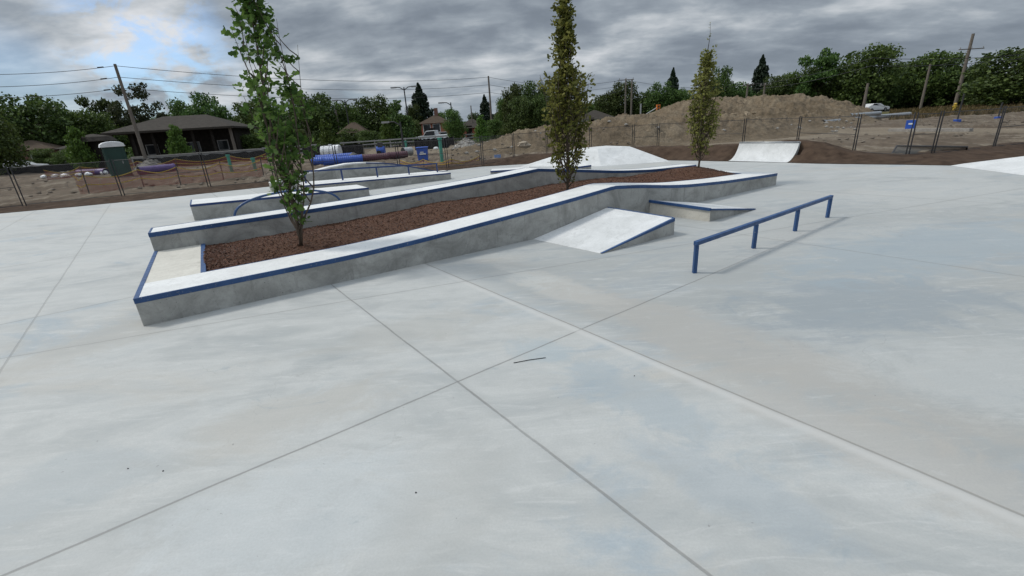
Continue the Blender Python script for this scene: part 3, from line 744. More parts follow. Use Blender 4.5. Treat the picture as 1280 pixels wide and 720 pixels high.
# quarter pipe
bl, br_ = P(910, 201.2), P(983, 203.2); hq = .66
tl, tr_ = P(924.5, 178.6, hq), P(999.5, 178.2, hq)
bk = ((tl-bl)+(tr_-br_))*.5; bk.z = 0
t = thing('quarter_pipe', bl, 'white concrete quarter pipe with curved face, set into the brown soil bank', 'ramp')
b = MB(); sg = 14
bk = bk if bk.length > .3 else Vector((.7, .7, 0))
prof = [(s, (1-math.sqrt(max(0, 1-s*s*.86)))/(1-math.sqrt(.14))) for s in [k/sg for k in range(sg+1)]]
for s, h in prof:
    for e0_, e1_ in ((bl, tl), (br_, tr_)):
        q = Vector((e0_.x+(e1_.x-e0_.x)*s, e0_.y+(e1_.y-e0_.y)*s, .004+hq*h)); b.v.append(tuple(q))
for k in range(sg):
    b.f.append((2*k, 2*k+1, 2*k+3, 2*k+2)); b.m.append(0)
d1 = Vector((.62, .78, 0))
top0 = [tl, tr_, tr_+d1*.6, tl+d1*.6]; b.face([(q.x, q.y, hq+.004) for q in top0])
for e, te in ((bl, tl), (br_, tr_)):
    q = [(e.x+(te.x-e.x)*s, e.y+(te.y-e.y)*s, .004+hq*h) for s, h in prof]
    q += [(te.x+d1.x*.6, te.y+d1.y*.6, hq+.004), (te.x+d1.x*.6, te.y+d1.y*.6, -.05)]; b.face(q)
q = [tl+d1*.6, tr_+d1*.6]; b.face([(q[0].x, q[0].y, -.05), (q[1].x, q[1].y, -.05), (q[1].x, q[1].y, hq), (q[0].x, q[0].y, hq)])
bake(b, 'ramp_surface', M['ramp'], t)
b = MB(); b.tube([tl+Vector((0, 0, .012)), tr_+Vector((0, 0, .012))], .028, 8); bake(b, 'coping', M['galv'], t, smooth=True)
# bank at the right edge
t = thing('bank_ramp', P(1192, 207.3), 'pale concrete bank rising along the far right edge of the plaza', 'ramp')
A_ = P(1188, 207.2); B_ = P(1420, 238); C_ = P(1420, 178, .55); D_ = P(1205, 204.5, .05)
b = MB(); b.face([A_+dz, B_+dz, C_+dz, D_+dz]); E1 = Vector((C_.x+.8, C_.y+1, -.05)); E2 = Vector((D_.x+.05, D_.y+.1, -.05))
b.face([D_+dz, C_+dz, E1, E2]); b.face([B_+dz, E1, C_+dz]); b.face([A_+dz, D_+dz, E2]); bake(b, 'ramp_surface', M['ramp'], t)

# ------------------------------------------------------------------ debris on the floor
b = MB(); a0, a1 = P(642, 454), P(682, 447.5); b.tube([a0+Vector((0, 0, .004)), (a0+a1)/2+Vector((0, .004, .006)), a1+Vector((0, 0, .004))], .0035, 6)
tag(b.build('stick', M['dark']), 'thin dark stick lying on the open concrete', 'stick')
for k, (x, y) in enumerate([(160, 586), (204, 589), (793, 470), (520, 616)]):
    b = MB(); p = P(x, y); n = 7; r = .006
    top = [(p.x+r*math.cos(6.28*j/n)*(.7+.5*random.random()), p.y+r*math.sin(6.28*j/n)*(.7+.5*random.random()), 0) for j in range(n)]
    b.hexa([(x_, y_, -.002) for x_, y_, _ in top], [(p.x+(x_-p.x)*.6, p.y+(y_-p.y)*.6, .006) for x_, y_, _ in top])
    tag(b.build('pebble', M['dark']), ['small dark pebble, leftmost on the front concrete', 'small dark pebble just right of the leftmost one', 'small dark pebble right of the crossing joints', 'small dark pebble below the crossing joints'][k], 'pebble')

# ------------------------------------------------------------------ young columnar oaks
def leaf_cloud(centres, dirs, size, jitter, mat, name, parent, fold=.35):
    """many small lobed leaves"""
    c = np.asarray(centres); n = len(c)
    c = c+rng.normal(0, jitter, c.shape)
    a = rng.normal(0, 1, (n, 3)); a[:, 2] = a[:, 2]*.6+.25; a /= np.linalg.norm(a, axis=1)[:, None]
    t = rng.normal(0, 1, (n, 3)); bb = np.cross(a, t); bb /= np.linalg.norm(bb, axis=1)[:, None]
    nr = np.cross(a, bb); s = (size*rng.uniform(.6, 1.25, n))[:, None]
    v = np.stack([c, c+a*s*.35+bb*s*.30+nr*s*.08, c+a*s*.62+bb*s*.20, c+a*s*.8+bb*s*.26+nr*s*.05, c+a*s,
                  c+a*s*.8-bb*s*.26+nr*s*.05, c+a*s*.62-bb*s*.20, c+a*s*.35-bb*s*.30+nr*s*.08], 1).reshape(-1, 3)
    me = bpy.data.meshes.new(name); me.vertices.add(len(v)); me.vertices.foreach_set('co', v.ravel())
    me.loops.add(8*n); me.loops.foreach_set('vertex_index', np.arange(8*n)); me.polygons.add(n)
    me.polygons.foreach_set('loop_start', np.arange(n)*8); me.polygons.foreach_set('loop_total', np.full(n, 8))
    me.update(calc_edges=True); me.materials.append(mat)
    o = bpy.data.objects.new(name, me); col.objects.link(o); o.parent = parent; return o
def oak(base, H, prof, n_br, leaves_per, size, leaf, label, stems=1, bare=.1, jitter=.05, gaps=(), up_=3.2, whip=0):
    t = thing('young_oak_tree', base, label, 'tree', 'young columnar trees in the planter')
    tb = MB(); pts = []; 
    lean = []
    for s in range(stems):
        a = rng.uniform(0, 6.28); off = 0 if s == 0 else .10+.05*s
        path = []
        for k in range(15):
            q = k/14; z = q*H*(1 if s == 0 else rng.uniform(.66, .68)+.08*(s % 3))
            rr = off*min(1, q*4)*(1+q*.8)
            path.append(Vector((math.cos(a)*rr+.025*math.sin(q*9+s), math.sin(a)*rr+.025*math.cos(q*7+s*2), z-.06*(k == 0))))
        r0 = (.030 if s == 0 else .015) if stems == 1 else (.024 if s == 0 else .015)
        tb.tube(path, [r0*(1-.86*k/14) for k in range(15)], 7)
        lean.append(path)
    for k in range(n_br):
        q = bare+(1-bare)*((k+.5)/n_br)**.95*.97; z0 = q*H
        path = lean[k % stems]; zz = [p.z for p in path]
        if z0 > zz[-1]: path = lean[0]; zz = [p.z for p in path]
        x0 = float(np.interp(z0, zz, [p.x for p in path])); y0 = float(np.interp(z0, zz, [p.y for p in path]))
        a = k*2.39996+rng.uniform(-.5, .5); 
        R1 = interp(min(1, q+.10), prof)*rng.uniform(.65, 1.12)
        ln = R1*up_*rng.uniform(.8, 1.1); 
        if z0+ln > H*1.02: ln = max(.12, H*1.02-z0)
        bp = []
        for j in range(7):
            s = j/6; rad = R1*(s**.62); bp.append(Vector((x0*(1-.4*s)+math.cos(a+.25*s)*rad, y0*(1-.4*s)+math.sin(a+.25*s)*rad, z0+ln*s**1.1)))
        tb.tube(bp, [.010*(1-.75*j/6)*(1.3-.6*q) for j in range(7)], 4, caps=False)
        skip = False
        for (g0, g1, pr) in gaps:
            if g0 < q < g1 and rng.random() < pr: skip = True
        nl = int(leaves_per*(.35 if skip else 1)*(.6+.6*R1/max(p_[1] for p_ in prof)))
        # clustered leaves in whorls
        nc = max(2, nl//7)
        for _ in range(nc):
            s = rng.uniform(.12, 1.05)**.8; j = min(5, int(s*6)); f = s*6-j; c0 = bp[j].lerp(bp[min(6, j+1)], min(1, f))
            c0 = c0+Vector(rng.normal(0, jitter, 3))
            for __ in range(7): pts.append(tuple(c0+Vector(rng.normal(0, size*.36, 3))))
    if whip:
        p = lean[0][-1]; tb.tube([p, p+Vector((.03, 0, whip*.5)), p+Vector((.01, 0, whip))], [.010, .006, .003], 5)
        for _ in range(14): pts.append(tuple(p+Vector((rng.normal(0, .02), rng.normal(0, .02), rng.uniform(.3, 1)*whip))))
    tb.build('trunk', M['bark'], t, smooth=True)
    leaf_cloud(pts, None, size, .01, leaf, 'crown', t); return t
def tb_(i): u, n = TREES[i]; return L(u, n, mz(u, n)-.01)
B1 = P(375, 302, mz(*TREES[0])); B2 = P(709, 243, .46); B3 = P(873, 213, .42)
h1 = rise(B1, -45); h2 = rise(B2, -10); h3 = rise(B3, 62)
oak(B1, h1, [(0, .08), (.12, .24), (.28, .32), (.42, .28), (.55, .16), (.66, .15), (.78, .20), (.9, .17), (1, .06)], 84, 27, .108, M['leaf_a'],
    'open multi stemmed young oak with fresh green leaves, nearest in the planter', stems=5, bare=.04, jitter=.04, up_=3.0, gaps=((.0, .20, .4), (.40, .70, .4), (.85, 1, .3)))
oak(B2, h2, [(0, .10), (.08, .26), (.2, .42), (.35, .48), (.45, .42), (.55, .28), (.62, .17), (.74, .22), (.85, .13), (1, .03)], 175, 44, .082, M['leaf_b'],
    'tall narrow young oak with dense yellowish green leaves, middle one in the planter', stems=1, bare=.03, jitter=.06, up_=2.6, gaps=((.0, .16, .45), (.52, .66, .45)))
oak(B3, h3, [(0, .14), (.1, .22), (.25, .36), (.45, .38), (.62, .32), (.78, .20), (.9, .13), (1, .04)], 130, 36, .075, M['leaf_c'],
    'slim olive bronze young oak with a bare whip at its tip, farthest in planter', stems=1, bare=.07, jitter=.06, up_=2.6, whip=.62)

# ------------------------------------------------------------------ background trees
def crown_mesh(kind, seed, mat, n=2600, leaf=.045):
    r = np.random.default_rng(seed); pts = []; z0 = .1
    if kind == 'round':
        lobes = [(0, 0, .5, .30), (.1, 0, .34, .26), (-.08, .06, .7, .2)]; z0 = .06
        for k in range(30):
            a = r.uniform(0, 6.28); z = r.uniform(.14, .92); rr = .36*math.sqrt(max(0.03, 1-((z-.5)/.50)**2))*r.uniform(.45, 1.1)
            lobes.append((rr*math.cos(a), rr*math.sin(a), z, r.uniform(.07, .17)))
    elif kind == 'tall':
        lobes = [(0, 0, .3, .26), (0, 0, .55, .18), (0, 0, .8, .09)]; z0 = .05
        for k in range(34):
            a = r.uniform(0, 6.28); z = r.uniform(.06, .97); rr = .27*(1-.75*z)*r.uniform(.3, 1.1)
            lobes.append((rr*math.cos(a), rr*math.sin(a), z, r.uniform(.07, .13)*(1.25-.8*z)))
    elif kind == 'airy':
        lobes = [(0, 0, .45, .14), (.05, 0, .62, .12)]; z0 = .2
        for k in range(44):
            a = r.uniform(0, 6.28); z = r.uniform(.25, .97); rr = .42*math.sqrt(max(.02, 1-((z-.58)/.45)**2))*r.uniform(.2, 1.1)
            lobes.append((rr*math.cos(a), rr*math.sin(a), z, r.uniform(.045, .085)))
    elif kind == 'pine':
        lobes = []; z0 = .1
        for k in range(34):
            a = r.uniform(0, 6.28); z = r.uniform(.1, .97); rr = .30*r.uniform(.1, 1)*(1-.35*abs(z-.6))
            lobes.append((rr*math.cos(a)+.14*(z-.5), rr*math.sin(a), z, r.uniform(.06, .11)))
    if kind == 'conifer':
        z0 = .03
        for k in range(n):
            z = r.random()**1.35; tier = int(z*24); rad = (1-z)**.85*.46*(.62+.38*((tier*7919) % 13)/12)
            a = (int(r.random()*8)/8)*6.28+tier*2.1+r.normal(0, .20); q = r.random()**.55
            pts.append((rad*q*math.cos(a), rad*q*math.sin(a), z-.045*q*(1-z)+r.normal(0, .004)))
    else:
        tot = sum(l[3]**2 for l in lobes)
        for lx, ly, lz, lr_ in lobes:
            m_ = int(n*lr_**2/tot); d = r.normal(0, 1, (m_, 3)); d /= np.linalg.norm(d, axis=1)[:, None]
            q = r.uniform(.45, 1.12, m_)[:, None]*lr_; p = d*q*np.array([1.15, 1.15, .85])
            for e in p: pts.append((lx+e[0], ly+e[1], lz+e[2]))
    c = np.array(pts); lo_, hi_ = np.percentile(c[:, 2], .4), np.percentile(c[:, 2], 99.7)
    c[:, 2] = z0+(c[:, 2]-lo_)/(hi_-lo_)*(1-z0)
    rad = np.percentile(np.hypot(c[:, 0], c[:, 1]), 96); c[:, :2] *= .46/rad
    nn_ = len(c); a = r.normal(0, 1, (nn_, 3)); a /= np.linalg.norm(a, axis=1)[:, None]
    t_ = r.normal(0, 1, (nn_, 3)); bb = np.cross(a, t_); bb /= np.linalg.norm(bb, axis=1)[:, None]
    s = (leaf*r.uniform(.5, 1.3, nn_))[:, None]
    v = np.stack([c-a*s*.5, c+bb*s*.4, c+a*s*.6, c-bb*s*.45], 1).reshape(-1, 3)
    me = bpy.data.meshes.new('crown'); me.vertices.add(len(v)); me.vertices.foreach_set('co', v.ravel())
    me.loops.add(4*nn_); me.loops.foreach_set('vertex_index', np.arange(4*nn_)); me.polygons.add(nn_)
    me.polygons.foreach_set('loop_start', np.arange(nn_)*4); me.polygons.foreach_set('loop_total', np.full(nn_, 4))
    me.update(calc_edges=True); me.materials.append(mat); return me
def trunk_mesh(kind):
    b = MB(); top = .95 if kind == 'conifer' else .6
    b.tube([(0, 0, -.01), (.004, 0, .1), (0, .006, top*.5), (0, 0, top)], [.028, .02, .014, .004], 7)
    if kind != 'conifer':
        for k in range(7):
            a = k*2.4; z = .16+.06*k; b.tube([(0, 0, z), (.12*math.cos(a), .12*math.sin(a), z+.11), (.27*math.cos(a), .27*math.sin(a), z+.24)], [.012, .008, .003], 5, caps=False)
    me = bpy.data.meshes.new('trunk'); me.from_pydata(b.v, [], b.f); me.materials.append(M['oldbark']); return me
CR = {'dark': [crown_mesh('round', s, M['crown'], 9000, .040) for s in (1, 2, 3, 4)], 'mid': [crown_mesh('round', s, M['crown2'], 9000, .038) for s in (5, 6, 7)],
      'young': [crown_mesh('tall', s, M['young'], 3200, .06) for s in (9, 10)], 'tall': [crown_mesh('tall', s, M['crown'], 8000, .045) for s in (11, 12, 13)],
      'conifer': [crown_mesh('conifer', s, M['conifer'], 4600, .06) for s in (14, 15)], 'airy': [crown_mesh('airy', s, M['airy'], 5200, .034) for s in (16, 17)],
      'ragged': [crown_mesh('pine', s, M['crown'], 6500, .045) for s in (18, 19)]}
TM = {k: trunk_mesh(k) for k in ('conifer', 'round')}
NM = {'dark': 'broadleaf_tree', 'mid': 'broadleaf_tree', 'young': 'young_tree', 'tall': 'tall_tree', 'conifer': 'conifer_tree', 'airy': 'broadleaf_tree', 'ragged': 'pine_tree'}
tcount = 0
def bgtree(px, top, Y, wpx, kind, label, group=None):
    global tcount
    p = foot(px, Y); h = rise(p, top); wd = wpx*pxm(px, Y)/.84
    if kind in ('conifer',): wd = wpx*pxm(px, Y)/.8*1.45
    if kind in ('tall', 'young'): wd = wpx*pxm(px, Y)/.84
    e = thing(NM[kind], (p.x, p.y, -.05), label, 'tree', group); e.scale = (wd, wd, h/1.0); e.rotation_euler = (0, 0, (tcount*1.7) % 6.28)
    me = CR[kind][tcount % len(CR[kind])]; tcount += 1
    for nm, m_ in (('crown', me), ('trunk', TM['conifer' if kind == 'conifer' else 'round'])):
        o = bpy.data.objects.new(nm, m_); col.objects.link(o); o.parent = e
    return e
MAIN = [
 (2, 128, 52, 62, 'mid', 'leafy green tree cut by the left edge of the photo'),
 (62, 119, 78, 74, 'dark', 'big dark round tree behind the brown roofed bungalow at far left'),
 (28, 133, 80, 40, 'mid', 'mid green tree between the left edge tree and the big dark round one'),
 (98, 128, 84, 34, 'dark', 'dark tree just right of the big round one at far left'),
 (110, 158, 48, 26, 'young', 'bright green young tree beside the portable toilet'),
 (135, 138, 84, 52, 'mid', 'mid green tree left of the pavilion roof'),
 (152, 122, 90, 34, 'ragged', 'ragged dark tree behind the leaning looking utility pole'),
 (192, 106, 92, 62, 'airy', 'pale thin crowned tree with sky showing through above the pavilion'),
 (230, 156, 50, 24, 'young', 'bright green young tree in front of the pavilion'),
 (244, 126, 88, 44, 'dark', 'dark tree above the right half of the pavilion roof'),
 (272, 117, 86, 46, 'dark', 'dark round tree right of the pavilion ridge'),
 (330, 124, 84, 50, 'mid', 'tree seen through the open young oak'),
 (352, 136, 80, 34, 'dark', 'dark tree directly right of the open young oak'),
 (388, 118, 82, 44, 'dark', 'tall dark tree, left one of the pair right of the open young oak'),
 (416, 118, 80, 56, 'dark', 'tall dark tree, right one of the pair right of the open young oak'),
 (413, 149, 56, 22, 'young', 'bright young tree in front of the dark pair'),
 (452, 133, 80, 34, 'mid', 'mid green tree behind the small brown brick house'),
 (473, 121, 82, 50, 'dark', 'wide dark tree right of the small brown brick house'),
 (500, 126, 66, 38, 'tall', 'greyish tapering tree left of the tall street lamp'),
 (487, 143, 64, 20, 'young', 'lighter green slim tree left of the greyish tapering one'),
 (531, 105, 86, 26, 'conifer', 'tall dark spruce left of the red brick house'),
 (521, 131, 84, 20, 'dark', 'small dark tree at the foot of the tall spruce'),
 (517, 150, 70, 22, 'mid', 'low green tree behind the white pickup truck'),
 (570, 136, 62, 24, 'mid', 'round green tree right of the red brick house'),
 (551, 141, 95, 20, 'dark', 'dark tree peeping over the red brick house'),
 (594, 141, 90, 18, 'dark', 'small dark tree behind the charcoal roofed house'),
 (609, 119, 84, 17, 'conifer', 'short narrow spruce beside the tall central utility pole'),
 (603, 144, 58, 20, 'young', 'slim young tree in front of the charcoal roofed house'),
 (620, 149, 66, 22, 'mid', 'low green tree at the foot of the central utility pole'),
 (645, 106, 66, 32, 'dark', 'leftmost of the tall dark trees left of the yellowish oak'),
 (664, 103, 68, 32, 'dark', 'middle one of the tall dark trees left of the yellowish oak'),
 (683, 104, 66, 32, 'dark', 'rightmost of the tall dark trees left of the yellowish oak'),
 (654, 120, 60, 30, 'dark', 'lower dark tree closing the gap between the left two of the tall dark group'),
 (676, 118, 60, 30, 'dark', 'lower dark tree closing the gap between the right two of the tall dark group'),
 (634, 122, 70, 26, 'mid', 'shorter green tree at the left of the tall dark group'),
 (745, 131, 110, 28, 'mid', 'mid green tree just right of the yellowish oak'),
 (760, 118, 100, 34, 'dark', 'dark tree above the pale flat building'),
 (778, 102, 100, 34, 'dark', 'tallest dark tree by the pair of poles'),
 (803, 115, 100, 40, 'dark', 'dark tree above the traffic signal'),
 (824, 103, 95, 30, 'dark', 'dark rounded tree left of the olive bronze oak'),
 (838, 86, 98, 18, 'conifer', 'thin topped spruce left of the olive bronze oak'),
 (852, 111, 95, 26, 'mid', 'lower tree just left of the olive bronze oak'),
 (896, 84, 92, 26, 'dark', 'dark tree half hidden behind the olive bronze oak'),
 (920, 103, 94, 34, 'dark', 'dark tree above the left part of the earth mound'),
 (945, 70, 104, 22, 'conifer', 'thin spruce standing above the tree line over the mound'),
 (965, 95, 98, 34, 'dark', 'dark tree just right of the thin spruce over the mound'),
 (988, 90, 98, 30, 'mid', 'tree left of the ragged pine over the mound'),
 (1014, 64, 94, 40, 'ragged', 'ragged dark pine rising above the mound'),
 (1008, 84, 96, 34, 'dark', 'dark tree filling the foot of the ragged pine'),
 (1040, 92, 96, 34, 'dark', 'dark tree right of the ragged pine'),
 (1075, 59, 90, 62, 'mid', 'large rounded light green tree right of the mound'),
 (1118, 77, 94, 44, 'mid', 'medium tree right of the large rounded one'),
 (1098, 92, 92, 34, 'dark', 'dark tree in the gap right of the large rounded one'),
 (1160, 65, 90, 56, 'mid', 'broad tree behind the shorter right hand utility pole'),
 (1138, 84, 92, 34, 'dark', 'dark tree left of the broad one by the utility pole'),
 (1195, 82, 88, 36, 'dark', 'dark tree behind the tall right hand utility pole'),
 (1216, 69, 84, 26, 'tall', 'narrow dark pointed tree right of the tall utility pole'),
 (1262, 58, 66, 84, 'dark', 'huge dark round tree at the right edge'),
 (1232, 92, 74, 38, 'dark', 'dark lower tree at the left flank of the huge right edge tree'),
 (1320, 40, 70, 80, 'dark', 'dark tree just outside the right edge beyond the huge round one'),
]
for a in MAIN:
    px, tp, Y, wp, kd, lab = a
    bgtree(px, tp, Y, wp, kd, lab)
fill = [(-60, 20, 140, 118)]
topf = [(-80, 150), (100, 150), (300, 142), (420, 140), (520, 146), (560, 150), (640, 140), (700, 132), (760, 130), (860, 122), (930, 108), (1100, 96), (1220, 96), (1400, 80)]
x = -70
k = 0
while x < 1340:
    if not (538 < x < 560 or 578 < x < 600):
        tp = interp(x, topf)+rng.uniform(-5, 7)
        far = x > 600
        bgtree(x, tp, rng.uniform(104, 125), rng.uniform(34, 48), 'dark' if k % 3 else 'mid', 'dark tree merged into the far tree line behind the site', 'trees of the far tree line')
    k += 1; x += 17 if x < 900 else 15
# low scrub closing the foot of the tree line on the right
for k in range(26):
    x = 905+k*16; p = foot(x, 96+rng.uniform(-4, 4)); 
    e = thing('shrub', (p.x, p.y, -.4), 'dark shrub at the foot of the right hand tree line', 'shrub', 'shrubs under the tree line')
    s = rng.uniform(5, 7.5); e.scale = (s*1.3, s*1.2, rng.uniform(3.2, 5)); e.rotation_euler = (0, 0, k*1.3)
    o = bpy.data.objects.new('foliage', CR['dark'][k % 4]); col.objects.link(o); o.parent = e
for k, (x, Y, s) in enumerate([(60, 70, 3), (88, 66, 2.6), (180, 62, 2.4), (205, 66, 2.2), (318, 64, 3.0), (345, 66, 3.2), (372, 70, 3.4), (440, 72, 3), (462, 70, 2.6), (640, 60, 2.4), (656, 60, 2.8), (676, 60, 2.6)]):
    p = foot(x, Y); e = thing('shrub', (p.x, p.y, -.3), 'low green shrub along the street behind the building site', 'shrub', 'shrubs along the street')
    e.scale = (s*1.5, s*1.3, s); e.rotation_euler = (0, 0, k*1.1)
    o = bpy.data.objects.new('foliage', CR['mid'][k % 3]); col.objects.link(o); o.parent = e

# ------------------------------------------------------------------ buildings
def house(px, Y, wpx, eave, ridge, wall, roof, label, name='brick_house', rz=0.0, depth=8.0, windows=(), chim=False, flat=False):
    p = foot(px, Y); sc = pxm(px, Y); w_ = wpx*sc/2; ze = rise(p, eave); zr_ = rise(p, ridge)
    yaw = math.atan2(-p.x, p.y)*.6+rz
    t = thing(name, (p.x, p.y, -.05), label, 'house'); t.rotation_euler = (0, 0, yaw)
    b = MB(); b.box((0, depth/2, ze/2), (2*w_, depth, ze)); b.build('wall', wall, t)
    b = MB(); ov = .5; x0 = w_+ov; y0, y1 = -ov, depth+ov; rx = max(.3, w_-depth*.45); ym = depth/2
    A, B, C, D = (-x0, y0, ze-.05), (x0, y0, ze-.05), (x0, y1, ze-.05), (-x0, y1, ze-.05); E_, F_ = (-rx, ym, zr_), (rx, ym, zr_)
    b.face([A, B, F_, E_]); b.face([B, C, F_]); b.face([C, D, E_, F_]); b.face([D, A, E_]); b.face([D, C, B, A])
    ro = b.build('roof', roof, t)
    if chim:
        b = MB(); b.box((rx*.6, ym, zr_+.35), (.6, .6, 1.5)); b.build('chimney', M['brickbr'], ro)
    for (fx, fz, ww, wh) in windows:
        b = MB(); b.box((fx*w_, -.03, fz*ze), (ww, .06, wh)); wn = b.build('window', M['white'], t)
        b = MB(); b.box((fx*w_, -.065, fz*ze), (ww-.2, .02, wh-.2)); b.build('pane', M['glass'], wn)
    b = MB(); b.box((-.25*w_, -.04, 1.05), (.95, .08, 2.1)); dr = b.build('door', M['darkwood'], t)
    b = MB(); b.box((-.25*w_+.35, -.1, 1.05), (.05, .05, .12)); b.build('handle', M['galv'], dr)
    return t
W2 = ((-.6, .6, 1.2, 1.1), (.45, .6, 1.3, 1.1))
house(38, 70, 50, 187, 175, M['brickbr'], M['roofbr'], 'low bungalow with brown hipped roof at far left', 'bungalow', windows=W2)
house(103, 70, 34, 184, 176, M['cream_wall'], M['roofdk'], 'pale low house mostly hidden behind the bright young tree by the portable toilet', 'small_house', windows=W2)
house(443, 72, 28, 165, 152, M['brickbr'], M['roofbr'], 'small brown brick house right of the dark tree pair', windows=W2)
house(546, 76, 34, 153, 143, M['brick'], M['roofbr'], 'red brick house with brown roof behind the white pickup truck', windows=((-.6, .72, 1.2, 1.3), (.1, .72, 1.2, 1.3), (.55, .3, 1.2, 1.2)), chim=True)
house(591, 78, 28, 159, 148, M['brick'], M['roofdk'], 'brick house with charcoal roof left of the central utility pole', windows=((.75, .5, 1.0, 1.6),))
house(630, 84, 34, 148, 135, M['brick'], M['roofdk'], 'grey roofed brick house behind the tall dark tree group', windows=W2)
house(745, 88, 44, 148, 137, M['white'], M['roofdk'], 'pale house with dark roof seen right of the yellowish oak', 'pale_house', windows=((-.4, .5, 1.2, 1.0), (.1, .5, 1.2, 1.0), (.5, .5, 1.2, 1.0)))
house(782, 92, 40, 146, 143, M['grey'], M['roofdk'], 'low grey building between the pale house and the traffic signal', 'low_building', windows=W2)
house(350, 78, 30, 172, 160, M['cream_wall'], M['roofdk'], 'pale house glimpsed through the open young oak', 'pale_house', windows=W2)

# pavilion
Yp = 54; pc = foot(207, Yp); t = thing('pavilion', (pc.x, pc.y, -.05), 'long dark pavilion with wide grey hipped roof behind the building site on the left', 'pavilion')
pa, pb = W(124, 163.5, Yp), W(291, 160, Yp+3.5); dirp = Vector((pb.x-pa.x, pb.y-pa.y, 0)); lenp = dirp.length; t.rotation_euler = (0, 0, math.atan2(dirp.y, dirp.x))
ctr = (Vector((pa.x, pa.y, 0))+Vector((pb.x, pb.y, 0)))/2; t.location = (ctr.x, ctr.y, -.05)
ze = (pa.z+pb.z)/2+.05; zr_ = W(210, 142.5, Yp+8).z-.25; hx = lenp/2; dp = 13
b = MB(); A, B, C, D = (-hx, 0, ze), (hx, 0, ze), (hx, dp, ze), (-hx, dp, ze); E_, F_ = (-hx*.36, dp/2, zr_), (hx*.36, dp/2, zr_)
b.face([A, B, F_, E_]); b.face([B, C, F_]); b.face([C, D, E_, F_]); b.face([D, A, E_])
lo = lambda q: (q[0], q[1], ze-.22)
for q, r_ in ((A, B), (B, C), (C, D), (D, A)): b.face([lo(q), lo(r_), r_, q])
b.face([lo(D), lo(C), lo(B), lo(A)]); rf = b.build('roof', M['roofdk'], t)
b = MB(); b.box((0, 0, 0), (.5, .5, .5)); 
b = MB(); b.box((.3, dp*.55, (ze-.22)/2), (hx*1.7, dp*.65, ze-.24)); b.build('wall', M['darkwood'], t)
for k in range(7):
    x_ = -hx*.92+k*hx*1.84/6; b = MB(); b.box((x_, .8, (ze-.22)/2), (.28, .28, ze-.23)); b.build('post', M['darkwood'] if k % 3 else M['wood'], t)
for k, (x_, w_) in enumerate(((-3.2, 1.3), (1.1, 1.6), (4.4, 1.2))):
    b = MB(); b.box((x_, dp*.225-.06, 1.7), (w_, .06, 1.2)); f_ = b.build('window', M['grey'], t); b = MB(); b.box((x_, dp*.225-.1, 1.7), (w_-.2, .02, 1.0)); b.build('pane', M['glass'], f_)
b = MB(); b.box((-.9, dp*.225-.06, 1.1), (1.0, .08, 2.2)); b.build('door', M['brickbr'], t)
b = MB(); b.box((0, .3, .45), (hx*1.7, .25, .9)); b.build('low_wall', M['brickbr'], t)
p = foot(131, 50); t = thing('kiosk', (p.x, p.y, -.05), 'small kiosk with rounded dark roof at the left corner of the pavilion', 'kiosk')
zk = rise(p, 176); zk2 = rise(p, 167); b = MB(); b.box((0, 0, zk/2), (2.2, 2.2, zk)); b.build('wall', M['darkwood'], t)
b = MB(); b.tube([(0, 0, zk-.02), (0, 0, zk+(zk2-zk)*.6), (0, 0, zk2)], [1.9, 1.5, .15], 12); b.build('roof', M['roofdk'], t)
# picnic things in front of the pavilion
for k, (x_, y_) in enumerate(((212, 193), (268, 190), (318, 189))):
    p = foot(x_, 49.5); t = thing('picnic_table', (p.x, p.y, 0), ['grey picnic table near the middle of the pavilion front', 'grey picnic table at the right end of the pavilion', 'grey picnic table seen through the open young oak'][k], 'picnic table', 'picnic tables by the pavilion'); t.rotation_euler = (0, 0, .5+k*.2)
    b = MB(); b.box((0, 0, .76), (1.8, .75, .06)); b.build('table_top', M['grey'], t)
    for s in (-1, 1):
        b = MB(); b.box((0, s*.7, .45), (1.8, .28, .05)); b.build('bench', M['grey'], t)
        b = MB(); b.bar((s*.65, -.7, .02), (s*.65, .2, .74), .07, .07); b.bar((s*.65, .7, .02), (s*.65, -.2, .74), .07, .07); b.build('leg_frame', M['dark'], t)

